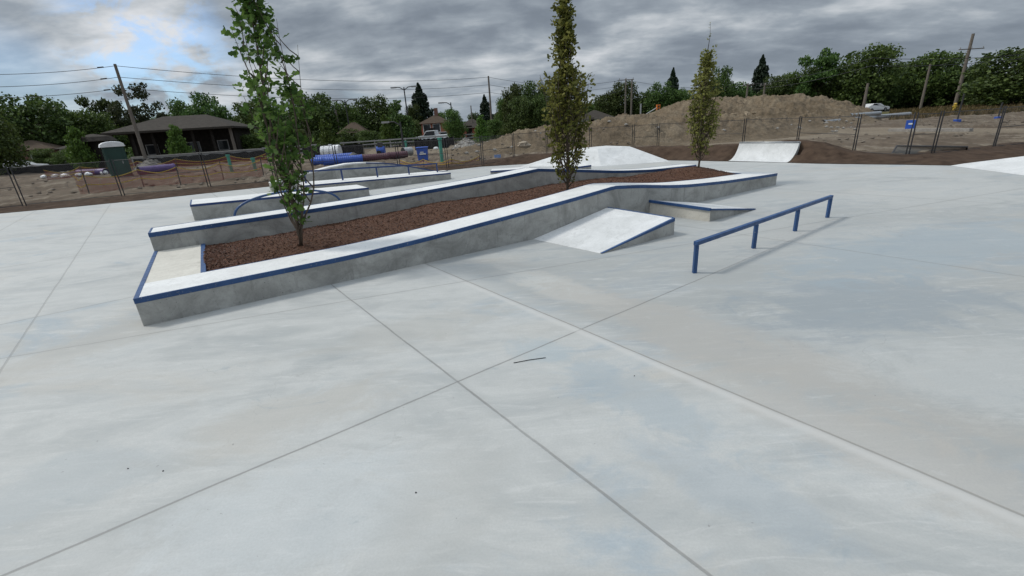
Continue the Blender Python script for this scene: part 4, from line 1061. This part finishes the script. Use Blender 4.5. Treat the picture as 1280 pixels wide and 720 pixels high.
# ------------------------------------------------------------------ vehicles
def carpaint(name, c):
    m, nt, b_, out = newmat(name); b_.inputs['Base Color'].default_value = (*c, 1); b_.inputs['Roughness'].default_value = .3; b_.inputs['Coat Weight'].default_value = .6
    g = G(nt); f = g.noise(g.n('ShaderNodeTexCoord').outputs['Object'], 4, 5); nt.links.new(g.ramp(f, [(.3, tuple(x*.9 for x in c)), (.7, c)]), b_.inputs['Base Color']); return m
def make_car(p, yaw, paint, label, kind='car', group=None):
    t = thing('parked_car' if kind == 'car' else 'pickup_truck', p, label, 'car' if kind == 'car' else 'truck', group); t.rotation_euler = (0, 0, yaw)
    def ext(prof, y0, y1, inset=0.0):
        b = MB(); n = len(prof); b.v = [(x, y0+inset*(z > .95), z) for x, z in prof]+[(x, y1-inset*(z > .95), z) for x, z in prof]
        b.f.append(tuple(range(n))); b.f.append(tuple(reversed(range(n, 2*n)))); b.m += [0, 0]
        for k in range(n): b.f.append((k, k+n, (k+1) % n+n, (k+1) % n)); b.m.append(0)
        return b
    if kind == 'car':
        body = [(-2.2, .3), (2.2, .3), (2.25, .6), (2.1, .78), (1.1, .92), (.4, 1.38), (-1.0, 1.42), (-1.9, 1.0), (-2.22, .9), (-2.25, .5)]
        ext(body, -.88, .88, .12).build('body', paint, t, bevel=.05)
        gl = [(-1.75, .98), (1.0, .96), (.36, 1.32), (-.98, 1.36)]; ext(gl, -.90, .90, .10).build('windows', M['glass'], t)
    else:
        body = [(-2.7, .45), (2.6, .45), (2.65, .8), (2.5, 1.05), (1.4, 1.15), (.9, 1.75), (-.4, 1.78), (-.5, 1.15), (-2.7, 1.15)]
        ext(body, -.95, .95, .1).build('body', paint, t, bevel=.05)
        gl = [(-.3, 1.15), (1.3, 1.15), (.84, 1.66), (-.3, 1.7)]; ext(gl, -.97, .97, .09).build('windows', M['glass'], t)
    for x_ in (-1.35, 1.35):
        for s in (-1, 1):
            b = MB(); b.tube([(x_, s*.72, .32), (x_, s*.9, .32)], .32, 14); wh = b.build('wheel', M['tyre'], t)
            b = MB(); b.tube([(x_, s*.895, .32), (x_, s*.91, .32)], .18, 10); b.build('rim', M['galv'], wh)
    for s in (-1, 1):
        b = MB(); b.box((2.2, s*.65, .66), (.08, .3, .14)); b.build('headlight', M['white'], t)
        b = MB(); b.box((-2.24 if kind == 'car' else -2.7, s*.68, .78), (.06, .26, .14)); b.build('tail_light', M['red'], t)
    return t
pw = carpaint('white_car_paint', (.72, .73, .74)); pdk = carpaint('dark_car_paint', (.03, .035, .05)); psil = carpaint('silver_car_paint', (.38, .40, .42)); pbl = carpaint('blue_car_paint', (.03, .09, .28)); prd = carpaint('red_car_paint', (.28, .025, .02))
def fc(x, Y): p = foot(x, Y); return (p.x, p.y, -.04)
make_car(fc(32, 60), .55, pw, 'white car parked at far left in front of the brown roofed bungalow')
make_car(fc(10, 70), .5, pdk, 'dark car behind the white one at far left')
make_car(fc(544, 68), 3.0, pw, 'white pickup truck in front of the red brick house', 'truck')
make_car(fc(1092, 84), .15, pw, 'white car on the grass rise just right of the earth mound')
for k, (x_, pt_, lb) in enumerate([(1137, psil, 'silver car, leftmost of the row under the right hand trees'), (1158, pw, 'white car beneath the shorter right hand utility pole'),
     (1184, pdk, 'dark car just left of the tall right hand utility pole'), (1219, pbl, 'blue car right of the tall right hand utility pole')]):
    make_car(fc(x_, 96), .1+1.57*(k % 2), pt_, lb, group='cars parked under the right hand trees')

# ------------------------------------------------------------------ portable toilet
p = foot(153, 35.5); p.z = -.05; t = thing('portable_toilet', p, 'dark green portable toilet with white domed roof behind the fence on the left', 'portable toilet'); t.rotation_euler = (0, 0, .75)
ht = rise(p, 178); hw = .62; hb = ht-.32
b = MB(); b.box((0, 0, .08), (1.3, 1.3, .16)); b.build('base', M['dark'], t)
b = MB(); b.box((0, 0, .16+(hb-.16)/2), (1.22, 1.22, hb-.16)); b.build('cabin', M['green'], t, bevel=.04)
b = MB(); b.box((0, -.625, 1.1), (.75, .03, 1.85)); d_ = b.build('door', M['green'], t, bevel=.01)
b = MB(); b.box((.28, -.655, 1.1), (.05, .03, .2)); b.build('handle', M['grey'], d_)
for s in (-1, 1):
    for k in range(5):
        b = MB(); b.box((s*.62, -.45+.225*k, 1.2), (.03, .05, 1.8)); b.build('side_rib', M['green'], t)
b = MB(); n_ = 9
for k in range(n_+1):
    a = math.pi*k/n_; b.v += [(-.70*math.cos(a), -.68, hb+.34*math.sin(a)**.7), (-.70*math.cos(a), .68, hb+.34*math.sin(a)**.7)]
for k in range(n_): b.f.append((2*k, 2*k+1, 2*k+3, 2*k+2)); b.m.append(0)
b.f.append(tuple(range(0, 2*n_+2, 2))); b.f.append(tuple(reversed(range(1, 2*n_+2, 2)))); b.m += [0, 0]
rf = b.build('roof', M['white'], t)
for k in range(4):
    b = MB(); yk = -.5+.33*k; b.tube([(-.70*math.cos(math.pi*j/8)*1.01, yk, hb+.01+.345*math.sin(math.pi*j/8)**.7) for j in range(9)], .035, 5); b.build('roof_rib', M['white'], rf)

# ------------------------------------------------------------------ chain link fence panels
posts = [(-95, 275), (32, 260), (155, 247), (263, 237), (345, 229), (424, 222.5), (500, 216), (560, 211.5), (604, 208), (643, 203), (684, 197.5), (738, 193), (791, 190), (822, 188),
         (875, 187), (928, 187), (995, 189), (1066, 194), (1133, 198), (1165, 196.5), (1241, 188), (1330, 178)]
fl = ['at the far left edge', 'second from the left edge, in front of the portable toilet', 'left of the open young oak', 'behind the open young oak', 'right of the open young oak, before the blue pipes', 'before the maroon pipes', 'before the blue waste bin', 'between the bin and the gravel heap',
      'left of the yellowish oak beside the low earth heap', 'behind the left base of the yellowish oak', 'left behind the white pyramid', 'behind the middle of the white pyramid', 'short one behind the right end of the white pyramid', 'between the pyramid and the olive bronze oak', 'between the olive bronze oak and the quarter pipe', 'behind the quarter pipe',
      'right of the quarter pipe', 'above the dark mesh lying on the dirt', 'narrow one right of the blue sign', 'near the right edge over the pale bank', 'at the right edge']
for k, ((x0, y0), (x1, y1)) in enumerate(zip(posts[:-1], posts[1:])):
    a, c = P(x0, y0), P(x1, y1); a.z = c.z = 0
    d = (c-a); ln = d.length; d.normalize(); a = a+d*.05; c = c-d*.05; H_ = 1.55 if x0 < 400 else 1.45
    t = thing('fence_panel', a, 'wire mesh fence panel '+fl[k], 'fence panel', 'construction fence panels around the plaza')
    mi = M['dark']
    for q in (a, c): b = MB(); b.tube([q+Vector((0, 0, -.08)), q+Vector((0, 0, H_+.06))], .021, 6); bake(b, 'post', mi, t)
    for z_ in (H_, .14, H_*.55) if k % 2 == 0 else (H_, .14): b = MB(); b.tube([a+Vector((0, 0, z_)), c+Vector((0, 0, z_-.02))], .012, 5); bake(b, 'rail', mi, t)
    o0 = Vector(a)
    uvsheet('wire_mesh', lambda u, v: (a.lerp(c, u)+Vector((0, 0, .1+v*(H_-.1)))-o0), 1, 1, ln, H_, M['chain'], t)

# orange barrier with yellow tape
bp = [P(101, 244), P(112, 243), P(180, 234), P(226, 231), P(280, 226), P(330, 221)]; bp2 = [P(60, 226), P(104, 221), P(176, 213), P(222, 210), P(290, 206), P(335, 204)]
t = thing('orange_barrier', bp[0], 'sagging orange plastic mesh barrier with yellow tape on thin posts, nearer run on the left', 'barrier')
def barrier(t, bp, H_, sag):
    o0 = Vector(t.location)
    for q in bp[1:]: b = MB(); b.tube([q+Vector((0, 0, -.05)), q+Vector((.03, .02, H_+.12))], .022, 6); bake(b, 'post', M['dark'], t)
    n = len(bp)-1
    def f(u, v):
        s = u*n; i = min(n-1, int(s)); fr = s-i; q = bp[i].lerp(bp[i+1], fr); top = H_-sag*math.sin(math.pi*fr)
        return q+Vector((0, .05*math.sin(s*9), .03+v*top))-o0
    ln = sum((bp[i+1]-bp[i]).length for i in range(n))
    uvsheet('mesh_netting', f, 50, 3, ln, H_, M['snow'], t)
    for zz in (.98, .5):
        b = MB(); pts_ = [f(k/60, zz) + o0+Vector((0, -.03, 0)) for k in range(61)]; 
        for q, r_ in zip(pts_[:-1], pts_[1:]): b.bar(q, r_, .01, .035)
        bake(b, 'tape', M['yellow'], t)
barrier(t, bp, .9, .22)
t = thing('orange_barrier', bp2[0], 'orange mesh barrier with yellow tape, farther run near the violet pipe', 'barrier'); barrier(t, bp2, .8, .35)
t = thing('orange_barrier', P(500, 210), 'low orange netting lying along the dirt near the blue waste bin', 'barrier'); barrier(t, [P(500, 209), P(530, 209), P(565, 209), P(600, 205)], .4, .2)

# black silt fences and guard rail
for (xa, xb, Y, h_, lb) in ((170, 335, 46, .95, 'black silt fence along the trench in front of the pavilion'), (380, 455, 46, 1.0, 'black silt fence behind the white tank'), (519, 568, 50, 1.0, 'black silt fence below the white pickup truck'), (-30, 160, 52, .8, 'black silt fence at far left behind the portable toilet')):
    a, c = foot(xa, Y), foot(xb, Y+1); t = thing('silt_fence', a, lb, 'silt fence'); o0 = Vector(a)
    b = MB(); n = 24
    for k in range(n+1):
        q = a.lerp(c, k/n)+Vector((0, .15*math.sin(k*1.7), 0)); b.v += [tuple(q+Vector((0, 0, -.05))), tuple(q+Vector((0, .04, h_+.06*math.sin(k*2.3))))]
    for k in range(n): b.f.append((2*k, 2*k+2, 2*k+3, 2*k+1)); b.m.append(0)
    bake(b, 'fabric', M['black'], t)
    for k in range(0, n+1, 4): q = a.lerp(c, k/n); b = MB(); b.box((q.x, q.y+.22, h_/2), (.05, .05, h_+.15)); bake(b, 'stake', M['wood'], t)
a, c = foot(330, 60), foot(600, 64); t = thing('post_rail_fence', a, 'long low grey wooden rail fence along the street behind the site', 'fence')
for z_ in (.55, .95): b = MB(); b.bar(a+Vector((0, 0, z_)), c+Vector((0, 0, z_)), .06, .16); bake(b, 'rail', M['grey'], t)
for k in range(15): q = a.lerp(c, k/14); b = MB(); b.box((q.x, q.y+.12, .5), (.14, .14, 1.1)); bake(b, 'post', M['grey'], t)
a, c = foot(170, 47.2), foot(330, 48); t = thing('low_wall', a, 'low pale concrete wall above the trench in front of the pavilion', 'wall')
b = MB(); b.bar(a+Vector((0, 0, .5)), c+Vector((0, 0, .5)), .35, 1.15); bake(b, 'wall_body', M['grey'], t)
b = MB(); b.bar(a+Vector((0, 0, 1.12)), c+Vector((0, 0, 1.12)), .45, .1); bake(b, 'wall_coping', M['rock'], t)

# ------------------------------------------------------------------ pipes, tank, bin, bits of the building site
def ribpipe(p, q, r, mat, label, group=None):
    t = thing('drain_pipe', p, label, 'pipe', group); d = (q-p); n = max(6, int(d.length/.14)); pts_ = []; rad = []
    for k in range(n*2+1): pts_.append(p+d*(k/(2*n))); rad.append(r*(1.0 if k % 2 else .93))
    b = MB(); b.tube(pts_, rad, 14, caps=False); i0 = len(b.v); b.tube(list(reversed(pts_))[::len(pts_)-1], r*.82, 14, caps=False); bake(b, 'pipe_wall', mat, t)
    dn_ = d.normalized()
    for e, s in ((p, -1), (q, 1)):
        b = MB(); b.tube([e-dn_*.04, e+dn_*.04], r*1.03, 14, caps=False); bake(b, 'pipe_rim', mat, t)
    return t
def ph(x, Y, z): p = foot(x, Y); p.z = z; return p
ribpipe(ph(392, 34, .28), ph(424, 34.2, .28), .30, M['cloth'], 'ribbed blue drain pipe, left one of the lower layer right of the open oak')
ribpipe(ph(406, 32.5, .28), ph(453, 33.5, .28), .30, M['cloth'], 'ribbed blue drain pipe with orange mouth, nearest of the blue stack')
ribpipe(ph(397, 37.5, .28), ph(441, 38, .28), .30, M['cloth'], 'ribbed blue drain pipe lying farthest back, before the white tank')
ribpipe(ph(454, 34, .26), ph(486, 34.6, .26), .28, M['purple'], 'ribbed maroon drain pipe next to the blue pipes')
ribpipe(ph(487, 35.5, .26), ph(509, 36, .26), .27, M['purple'], 'short maroon drain pipe, farther right one')
ribpipe(ph(176, 36, .3), ph(219, 38, .3), .33, M['violet'], 'violet drain pipe lying behind the orange barrier')
ribpipe(ph(100, 41, .25), ph(134, 40, .25), .28, M['violet'], 'violet drain pipe left of the portable toilet')
ribpipe(ph(505, 40, .28), ph(514, 40.5, .28), .36, M['galv'], 'short grey blue pipe beyond the maroon ones')
p = foot(416, 41); p.z = -.03; t = thing('water_tank', p, 'white plastic tank standing behind the blue pipes', 'tank'); t.scale = (.8, .8, .82)
b = MB(); b.tube([(-1.0, 0, .78), (-.95, 0, .78), (.95, 0, .78), (1.0, 0, .78)], [.55, .7, .7, .55], 18); b.build('tank_body', M['white'], t, smooth=False)
for s in (-.6, 0, .6): b = MB(); b.tube([(s-.05, 0, .78), (s+.05, 0, .78)], .715, 18); b.build('band', M['galv'], t)
for s in (-.7, .7): b = MB(); b.box((s, 0, .12), (.16, 1.1, .24)); b.build('cradle', M['dark'], t)
b = MB(); b.tube([(0, 0, 1.45), (0, 0, 1.56)], .18, 12); b.build('cap', M['white'], t)
p = foot(529.5, 31); p.z = -.03; t = thing('waste_bin', p, 'bright blue bin with white mark beyond the low rail pad', 'bin'); t.rotation_euler = (0, 0, .1)
b = MB(); q = .36; b.hexa([(-q*.85, -.3, .06), (q*.85, -.3, .06), (q*.85, .3, .06), (-q*.85, .3, .06)], [(-q, -.36, .86), (q, -.36, .86), (q, .36, .86), (-q, .36, .86)]); b.build('bin_body', M['cloth'], t, bevel=.03)
b = MB(); b.box((0, 0, .90), (.78, .78, .07)); b.build('lid', M['cloth'], t, bevel=.02)
b = MB(); b.box((.02, -.352, .50), (.40, .012, .10)); b.box((-.02, -.36, .62), (.22, .012, .06)); b.build('white_mark', M['white'], t)
for s in (-1, 1): b = MB(); b.tube([(s*.22-.04, .2, .1), (s*.22+.04, .2, .1)], .1, 10); b.build('wheel', M['tyre'], t)
for x_, Y, hp, lb in ((290, 33, 1.15, 'teal riser pipe left of the open young oak'), (553, 28, 1.45, 'teal riser pipe just right of the blue bin'), (509, 42, 1.1, 'pale green riser pipe beyond the maroon pipes'), (320, 31, .9, 'teal riser pipe behind the open young oak')):
    p = foot(x_, Y); t = thing('riser_pipe', p, lb, 'pipe'); b = MB(); b.tube([(0, 0, -.05), (0, 0, hp)], .10, 10); b.build('pipe_body', M['teal'], t)
    b = MB(); b.tube([(0, 0, hp-.12), (0, 0, hp+.02)], .135, 10); b.build('collar', M['teal'], t)
def rockmesh(b, c, r, seed):
    r_ = np.random.default_rng(seed); n = 7; i0 = len(b.v)
    for j, (zz, rr) in enumerate(((-.5, .7), (0, 1), (.45, .75))):
        for k in range(n):
            a = 6.283*k/n+j*.3; q = rr*r*r_.uniform(.75, 1.15); b.v.append((c[0]+q*math.cos(a), c[1]+q*math.sin(a)*.8, c[2]+zz*r*.8*r_.uniform(.8, 1.2)))
    b.v.append((c[0], c[1], c[2]+r*.6)); b.v.append((c[0], c[1], c[2]-r*.5))
    for j in range(2):
        for k in range(n):
            x_, y_ = i0+j*n+k, i0+j*n+(k+1) % n; b.f.append((x_, y_, y_+n, x_+n)); b.m.append(0)
    for k in range(n): b.f.append((i0+2*n+k, i0+2*n+(k+1) % n, i0+3*n)); b.m.append(0); b.f.append((i0+(k+1) % n, i0+k, i0+3*n+1)); b.m.append(0)
def heap(px, Y, wpx, top, mat, label, name, n=420, rs=(.08, .22)):
    p = foot(px, Y); h = rise(p, top); rad = wpx*pxm(px, Y)/2; b = MB()
    for k in range(n):
        a = rng.uniform(0, 6.28); q = math.sqrt(rng.random()); z = h*(1-q**1.2)*rng.uniform(.85, 1.05); rockmesh(b, (rad*q*math.cos(a), rad*q*math.sin(a)*.7, z-.05), rng.uniform(*rs), 1000+k)
    b.tube([(0, 0, -.1), (0, 0, h*.5), (0, 0, h*.93)], [rad*.95, rad*.45, .1], 14)
    o = b.build(name, mat); o.location = p; tag(o, label, 'heap', kind='stuff'); return o
heap(583, 44, 36, 172.5, M['rock'], 'grey heap of broken stone beside the charcoal roofed house', 'gravel_heap')
heap(443, 37, 26, 190, simple('grey_gravel', (.20, .195, .185), (.12, .118, .11), 4, .9), 'low dark gravel heap behind the maroon pipe', 'gravel_heap', 260, (.05, .12))
heap(605, 34, 46, 199.5, simple('dark_gravel', (.12, .115, .105), (.08, .075, .07), 4, .9), 'flat dark gravel spread beyond the fence left of the yellowish oak', 'gravel_heap', 260, (.05, .10))
heap(190, 44, 50, 198, simple('pale_rubble', (.24, .225, .20), (.13, .12, .11), 4, .9), 'low pale rubble right of the portable toilet', 'rubble_heap', 200, (.08, .2))
heap(85, 40, 60, 214, simple('spoil_rubble', (.17, .15, .13), (.10, .09, .08), 4, .9), 'low spoil of rubble at far left behind the fence', 'rubble_heap', 300, (.08, .2))
for k, (x_, Y) in enumerate([(56, 39.5), (70, 39), (82, 38.5), (99, 39), (111, 39), (131, 40), (545, 45), (572, 47)]):
    p = foot(x_, Y); b = MB(); rockmesh(b, (0, 0, .18), .3+.05*(k % 3), 50+k); o = b.build('white_sack', M['white'], bevel=.04); o.location = p
    tag(o, 'small white sack lying on the dirt at the left behind the fence' if k < 6 else ('small white sack left of the stone heap by the silt fence' if k == 6 else 'small white sack touching the stone heap'), 'sack', 'white sacks by the pipes' if k < 6 else None)
# boulders on the earth mound
def msurf(px, Y):
    d = 1.0
    z1 = max(0, W(px, interp(px, low), 38).z); z2 = max(0, W(px, interp(px, high), 52).z)
    def bell(yr, wf, wb): q = Y-yr; t_ = max(0, 1-abs(q)/(wf if q < 0 else wb)); return t_*t_*(3-2*t_)
    z1 *= bell(38, 8, 12); z2 *= bell(52, 14, 14); return max(z1, z2)+.25*min(z1, z2)
for k in range(110):
    px_ = rng.uniform(580, 1070); Y = rng.uniform(33, 44); p = foot(px_, Y); p.z = msurf(px_, Y)+.02; b = MB(); rockmesh(b, (0, 0, 0), rng.uniform(.05, .20), 300+k)
    o = b.build('boulder', M['rock']); o.location = p; tag(o, 'pale stone lying loose on the slope of the earth mound', 'stone', 'loose stones on the earth mound')
for k, (px_, Y) in enumerate([(654, 34), (662, 35)]):
    pass
b = MB()
for k in range(900):
    px_ = rng.uniform(-20, 1290); Y = rng.uniform(23, 46); p = foot(px_, Y)
    if inside(px_, proj(p.x, p.y, 0)[1], TRK[0]) or inside(p.x, p.y, PLZ) or min(((p-e).length for e, _ in dl[::8])) < 2.6: continue
    rockmesh(b, (p.x, p.y, .05+(msurf(px_, Y) if 560 < px_ < 1100 else 0)), rng.uniform(.03, .13), 900+k)
tag(b.build('loose_stones', simple('field_stones', (.22, .19, .155), (.11, .09, .07), 2, .9)), 'small stones and clods strewn over the bare dirt behind the fence', 'stones', kind='stuff')
b = MB(); p = foot(655, 33); rockmesh(b, (0, 0, 0), .55, 77); o = b.build('boulder', simple('tan_rock', (.42, .36, .28), (.3, .25, .19), 3, .9)); o.location = (p.x, p.y, msurf(655, 33)+.1); tag(o, 'largest tan boulder on the low earth heap left of the yellowish oak', 'stone')
b = MB()
for k in range(16): rockmesh(b, (rng.uniform(-2.0, 2.0), rng.uniform(-.6, .6), rng.uniform(0, .3)), rng.uniform(.15, .42), 500+k)
p = foot(911, 40); o = b.build('rubble_heap', simple('tan_rubble', (.30, .24, .17), (.2, .16, .11), 3, .9)); o.location = (p.x, p.y, msurf(911, 40)); tag(o, 'patch of broken tan rubble low on the mound right of the olive bronze oak', 'rubble', kind='stuff')
# long grey pipes on the right
for k, (x0, x1, Y0, Y1, z_, lb) in enumerate([(1028, 1092, 42, 47, .36, 'long pale grey pipe, nearer one at the right foot of the mound'), (1040, 1136, 45, 50, .36, 'long pale grey pipe, farther one at the right foot of the mound'), (1060, 1098, 45.5, 47.5, .70, 'shorter pale pipe lying on top of the two long ones')]):
    a, c = ph(x0, Y0, z_), ph(x1, Y1, z_); t = thing('long_pipe', a, lb, 'pipe'); b = MB(); b.tube([a, c], .2, 12, caps=False); b.tube([c, a], .16, 12, caps=False); bake(b, 'pipe_wall', M['galv'], t); b = MB(); dq = (c-a).normalized(); b.tube([a-dq*.02, a+dq*.25], .235, 12, caps=False); bake(b, 'socket', M['galv'], t)
a, c = P(1112, 163.5), P(1214, 163.3); t = thing('concrete_kerb', a, 'thin pale concrete kerb laid in the dirt on the right', 'kerb'); b = MB(); b.bar(a+Vector((0, 0, .03)), c+Vector((0, 0, .03)), .3, .2); bake(b, 'kerb_body', M['rock'], t)
cs = [P(1114, 193.5, .03), P(1207, 190.5, .03), P(1209, 183.5, .25), P(1121, 182.3, .25)]
t = thing('mesh_panel', cs[0], 'dark mesh panel lying flat on the dirt behind the fence on the right', 'fence panel'); o0 = Vector(cs[0])
uvsheet('wire_mesh', lambda u, v: cs[0].lerp(cs[1], u).lerp(cs[3].lerp(cs[2], u), v)-o0, 1, 1, 3.4, 1.5, M['lay'], t)
b = MB()
for i in range(4): b.tube([cs[i], cs[(i+1) % 4]], .03, 6)
bake(b, 'frame', M['dark'], t)
# blue signs / blocks
p = P(1137, 155.5+41); q = W(1137, 155.5, P(1140, 197).y)
t = thing('blue_sign', (q.x, q.y-.04, q.z), 'square blue sign hung on the fence post above the dark mesh panel', 'sign'); t.rotation_euler = (0, 0, -.6)
b = MB(); b.box((0, 0, 0), (.26, .02, .28)); b.build('sign_plate', M['cloth'], t); b = MB(); b.box((0, -.014, .02), (.12, .004, .05)); b.build('sign_mark', M['white'], t)
for k, (x_, tp, Y, lb) in enumerate([(1196, 117, 36, 'tall dark post with blue foot on the dirt at the right'), (1247, 128, 36, 'shorter dark post with blue foot near the right edge')]):
    p = foot(x_, Y); h_ = rise(p, tp); t = thing('marker_post', p, lb, 'post'); b = MB(); b.tube([(0, 0, 0), (0, 0, h_)], .05, 8); b.build('pole', M['dark'], t)
    b = MB(); b.box((0, 0, .1), (.38, .3, .22)); b.build('foot_block', M['cloth'], t, bevel=.03); b = MB(); b.box((0, 0, .0), (1.2, .2, .05)); b.build('base_plate', M['dark'], t)
p = foot(1192, 60); t = thing('hydrant', p, 'small yellow hydrant on the grass by the tall right hand utility pole', 'hydrant')
b = MB(); b.tube([(0, 0, 0), (0, 0, .1), (0, 0, .75), (0, 0, .9), (0, 0, 1.0)], [.2, .15, .15, .19, .06], 10); b.build('barrel', M['yellow'], t)
for s in (-1, 1): b = MB(); b.tube([(s*.13, 0, .6), (s*.27, 0, .6)], .07, 8); b.build('nozzle', M['yellow'], t)
q = W(622, 197, 30); t = thing('blue_sign', (q.x, q.y, q.z), 'pale blue sign hung on the fence left of the yellowish oak', 'sign'); b = MB(); b.box((0, 0, 0), (.42, .02, .36)); b.build('sign_plate', simple('pale_blue_sign', (.20, .32, .62), (.16, .26, .5), 3, .6), t)
b = MB()
for s in (-.19, .19): b.box((s, .02, -q.z/2), (.03, .03, q.z+.3))
b.build('stake', M['dark'], t)
# worker silhouette-like compressor left as small machine
p = foot(477, 44); t = thing('site_pump', p, 'small dark pump with blue drum on the pale track', 'pump'); b = MB(); b.tube([(-.35, 0, .4), (.35, 0, .4)], .35, 12); b.build('drum', M['cloth'], t); b = MB(); b.box((0, 0, .85), (.45, .45, .5)); b.build('engine', M['dark'], t, bevel=.04)
for s in (-1, 1): b = MB(); b.tube([(-.1, s*.4, .2), (-.1, s*.48, .2)], .2, 10); b.build('wheel', M['tyre'], t)

# ------------------------------------------------------------------ utility poles, lamps, wires
def pole(px, py_top, Y, r, label, arms=(), insul=True):
    p = foot(px, Y); p.z = -.1; h = rise(p, py_top); t = thing('utility_pole', p, label, 'utility pole')
    b = MB(); b.tube([(0, 0, 0), (0, 0, h*.5), (0, 0, h)], [r, r*.85, r*.7], 9); b.build('pole_shaft', M['wood'], t)
    ends = []
    for (f, w_) in arms:
        b = MB(); b.bar((-w_/2, -r-.06, h*f), (w_/2, -r-.06, h*f), .1, .12); a_ = b.build('cross_arm', M['wood'], t)
        for s in (-1, 0, 1): b = MB(); b.tube([(s*w_*.45, -r-.06, h*f+.06), (s*w_*.45, -r-.06, h*f+.3)], .06, 6); b.build('insulator', M['grey'], a_)
    return Vector(p), h
pA, hA = pole(186, 80, 47, .17, 'tall bare utility pole in front of the pavilion')
pB, hB = pole(616, 95, 74, .17, 'tall central utility pole left of the tall dark trees')
pC, hC = pole(781, 98, 84, .16, 'pole with top arm, left one of the pair right of the yellowish oak', ((.97, 2.6),))
pD, hD = pole(788.5, 99.5, 92, .2, 'plain pole, right one of the pair right of the yellowish oak')
pE, hE = pole(1193, 42, 74, .26, 'tall utility pole with cross arm under the right hand trees', ((.80, 3.8),))
pF, hF = pole(1150, 80, 78, .2, 'shorter utility pole left of the tall one on the right')
pG, hG = pole(1077, 104, 62, .2, 'short stout pole right of the mound')
pH, hH = pole(930, 104, 82, .2, 'pole standing on the skyline above the mound, left one', ((.95, 1.8),))
pI, hI = pole(951, 104, 84, .2, 'pole standing on the skyline above the mound, right one', ((.95, 1.8),))
pJ, hJ = pole(428, 137, 78, .16, 'slim pole in front of the dark tree pair')
pK, hK = pole(592, 132, 80, .12, 'thin pole behind the charcoal roofed house')
def lamp(px, py, Y, label, double=True):
    p = foot(px, Y); h = rise(p, py); t = thing('street_lamp', p, label, 'street lamp'); b = MB(); b.tube([(0, 0, 0), (0, 0, h)], [.13, .08], 8); b.build('lamp_post', M['dark'], t)
    for s in ((-1, 1) if double else (-1,)):
        b = MB(); b.tube([(0, 0, h-.4), (s*.6, 0, h), (s*1.2, 0, h+.05)], .06, 6); a_ = b.build('lamp_arm', M['dark'], t); b = MB(); b.box((s*1.5, 0, h+.02), (.8, .35, .18)); b.build('lamp_head', M['grey'], a_)
lamp(514, 109, 72, 'tall double armed street lamp left of the tall spruce'); lamp(441, 125, 76, 'double armed street lamp above the small brown brick house'); lamp(568, 128, 76, 'street lamp above the round green tree', False)
lamp(505, 152, 50, 'short street lamp among the trees', False)
p = foot(800, 70); h = rise(p, 139); t = thing('traffic_signal', p, 'traffic signal with orange housing on a long arm above the mound', 'traffic light'); b = MB(); b.tube([(0, 0, 0), (0, 0, h+1.0)], .12, 8); b.build('signal_post', M['galv'], t)
dx = 20*pxm(810, 70); b = MB(); b.tube([(0, 0, h-.9), (dx, 0, h+.35)], .07, 6); b.build('signal_arm', M['galv'], t)
b = MB(); b.box((dx+.15, 0, h+.1), (.5, .35, 1.3)); hs_ = b.build('signal_head', M['orange'], t)
for k in range(3): b = MB(); b.tube([(dx+.15, -.17, h+.5-.4*k), (dx+.15, -.3, h+.5-.4*k)], .13, 8); b.build('signal_lens', M['dark'], hs_)
wires = MB()
def wire(a, c, sag, label, r=.022):
    b = MB(); pts_ = []
    for k in range(25): s = k/24; q = Vector(a).lerp(Vector(c), s); q.z -= sag*4*s*(1-s); pts_.append(q)
    b.tube(pts_, r, 5); tag(b.build('overhead_wire', M['dark']), label, 'wire', 'overhead power lines')
def up_(p, h): return Vector((p.x, p.y, p.z+h))
for k, (z_, py_l, py_r) in enumerate([(0, 87, 100), (-.95, 103, 113), (-1.9, 117, 123)]):
    nm = ['upper', 'middle', 'lower'][k]
    wire(up_(pA, hA-.15+z_), W(-60, py_l+6, 40), .25, nm+' wire running left from the bare pole by the pavilion')
    wire(up_(pA, hA-.15+z_), up_(pB, hB-.15+z_*1.1), .9, nm+' wire between the bare pole and the central utility pole')
    wire(up_(pB, hB-.15+z_*1.1), up_(pC, hC-.15+z_*.9), 1.0, nm+' wire between the central pole and the pair right of the yellowish oak')
    b = MB(); q = up_(pA, hA-.15+z_).lerp(W(-60, py_l+6, 40), .085); q2 = up_(pA, hA-.15+z_).lerp(W(-60, py_l+6, 40), .13); q.z -= .05; q2.z -= .07; b.tube([q, q2], .055, 6)
    tag(b.build('line_insulator', M['dark']), nm+' dark insulator on the wires left of the bare pole', 'insulator')
wire(up_(pC, hC-.2), up_(pH, hH-.3), .8, 'wire from the pair of poles to the skyline pole over the mound')
for k, z_ in enumerate((-.3, -1.2)):
    nm = ['upper', 'lower'][k]
    wire(up_(pH, hH+z_*.8), up_(pG, hG+3.2+z_), .5, nm+' wire from the skyline poles toward the right hand trees', .03)
    wire(up_(pG, hG+3.2+z_), W(1330, 62+k*4, 60), .5, nm+' wire along the right hand trees to the right edge', .03)
wire(up_(pE, hE*.8), up_(pF, hF-.2), .7, 'wire between the two right hand utility poles')
# tufts of dry grass on the right
b = MB()
for k in range(5200):
    px_ = rng.uniform(1112, 1300); Y = 46+rng.random()**1.3*38; p = foot(px_, Y); hgt = rng.uniform(.15, .5); a = rng.uniform(0, 3.14); dx_, dy_ = .12*math.cos(a), .12*math.sin(a)
    b.face([(p.x-dx_, p.y-dy_, -.05), (p.x+dx_, p.y+dy_, -.05), (p.x+rng.normal(0, .1), p.y, hgt)])
tag(b.build('dry_grass', leafmat('dry_grass_blades', (.05, .055, .015), (.24, .19, .08), .3)), 'yellowish dry grass growing on the rise at the right', 'grass', kind='stuff')
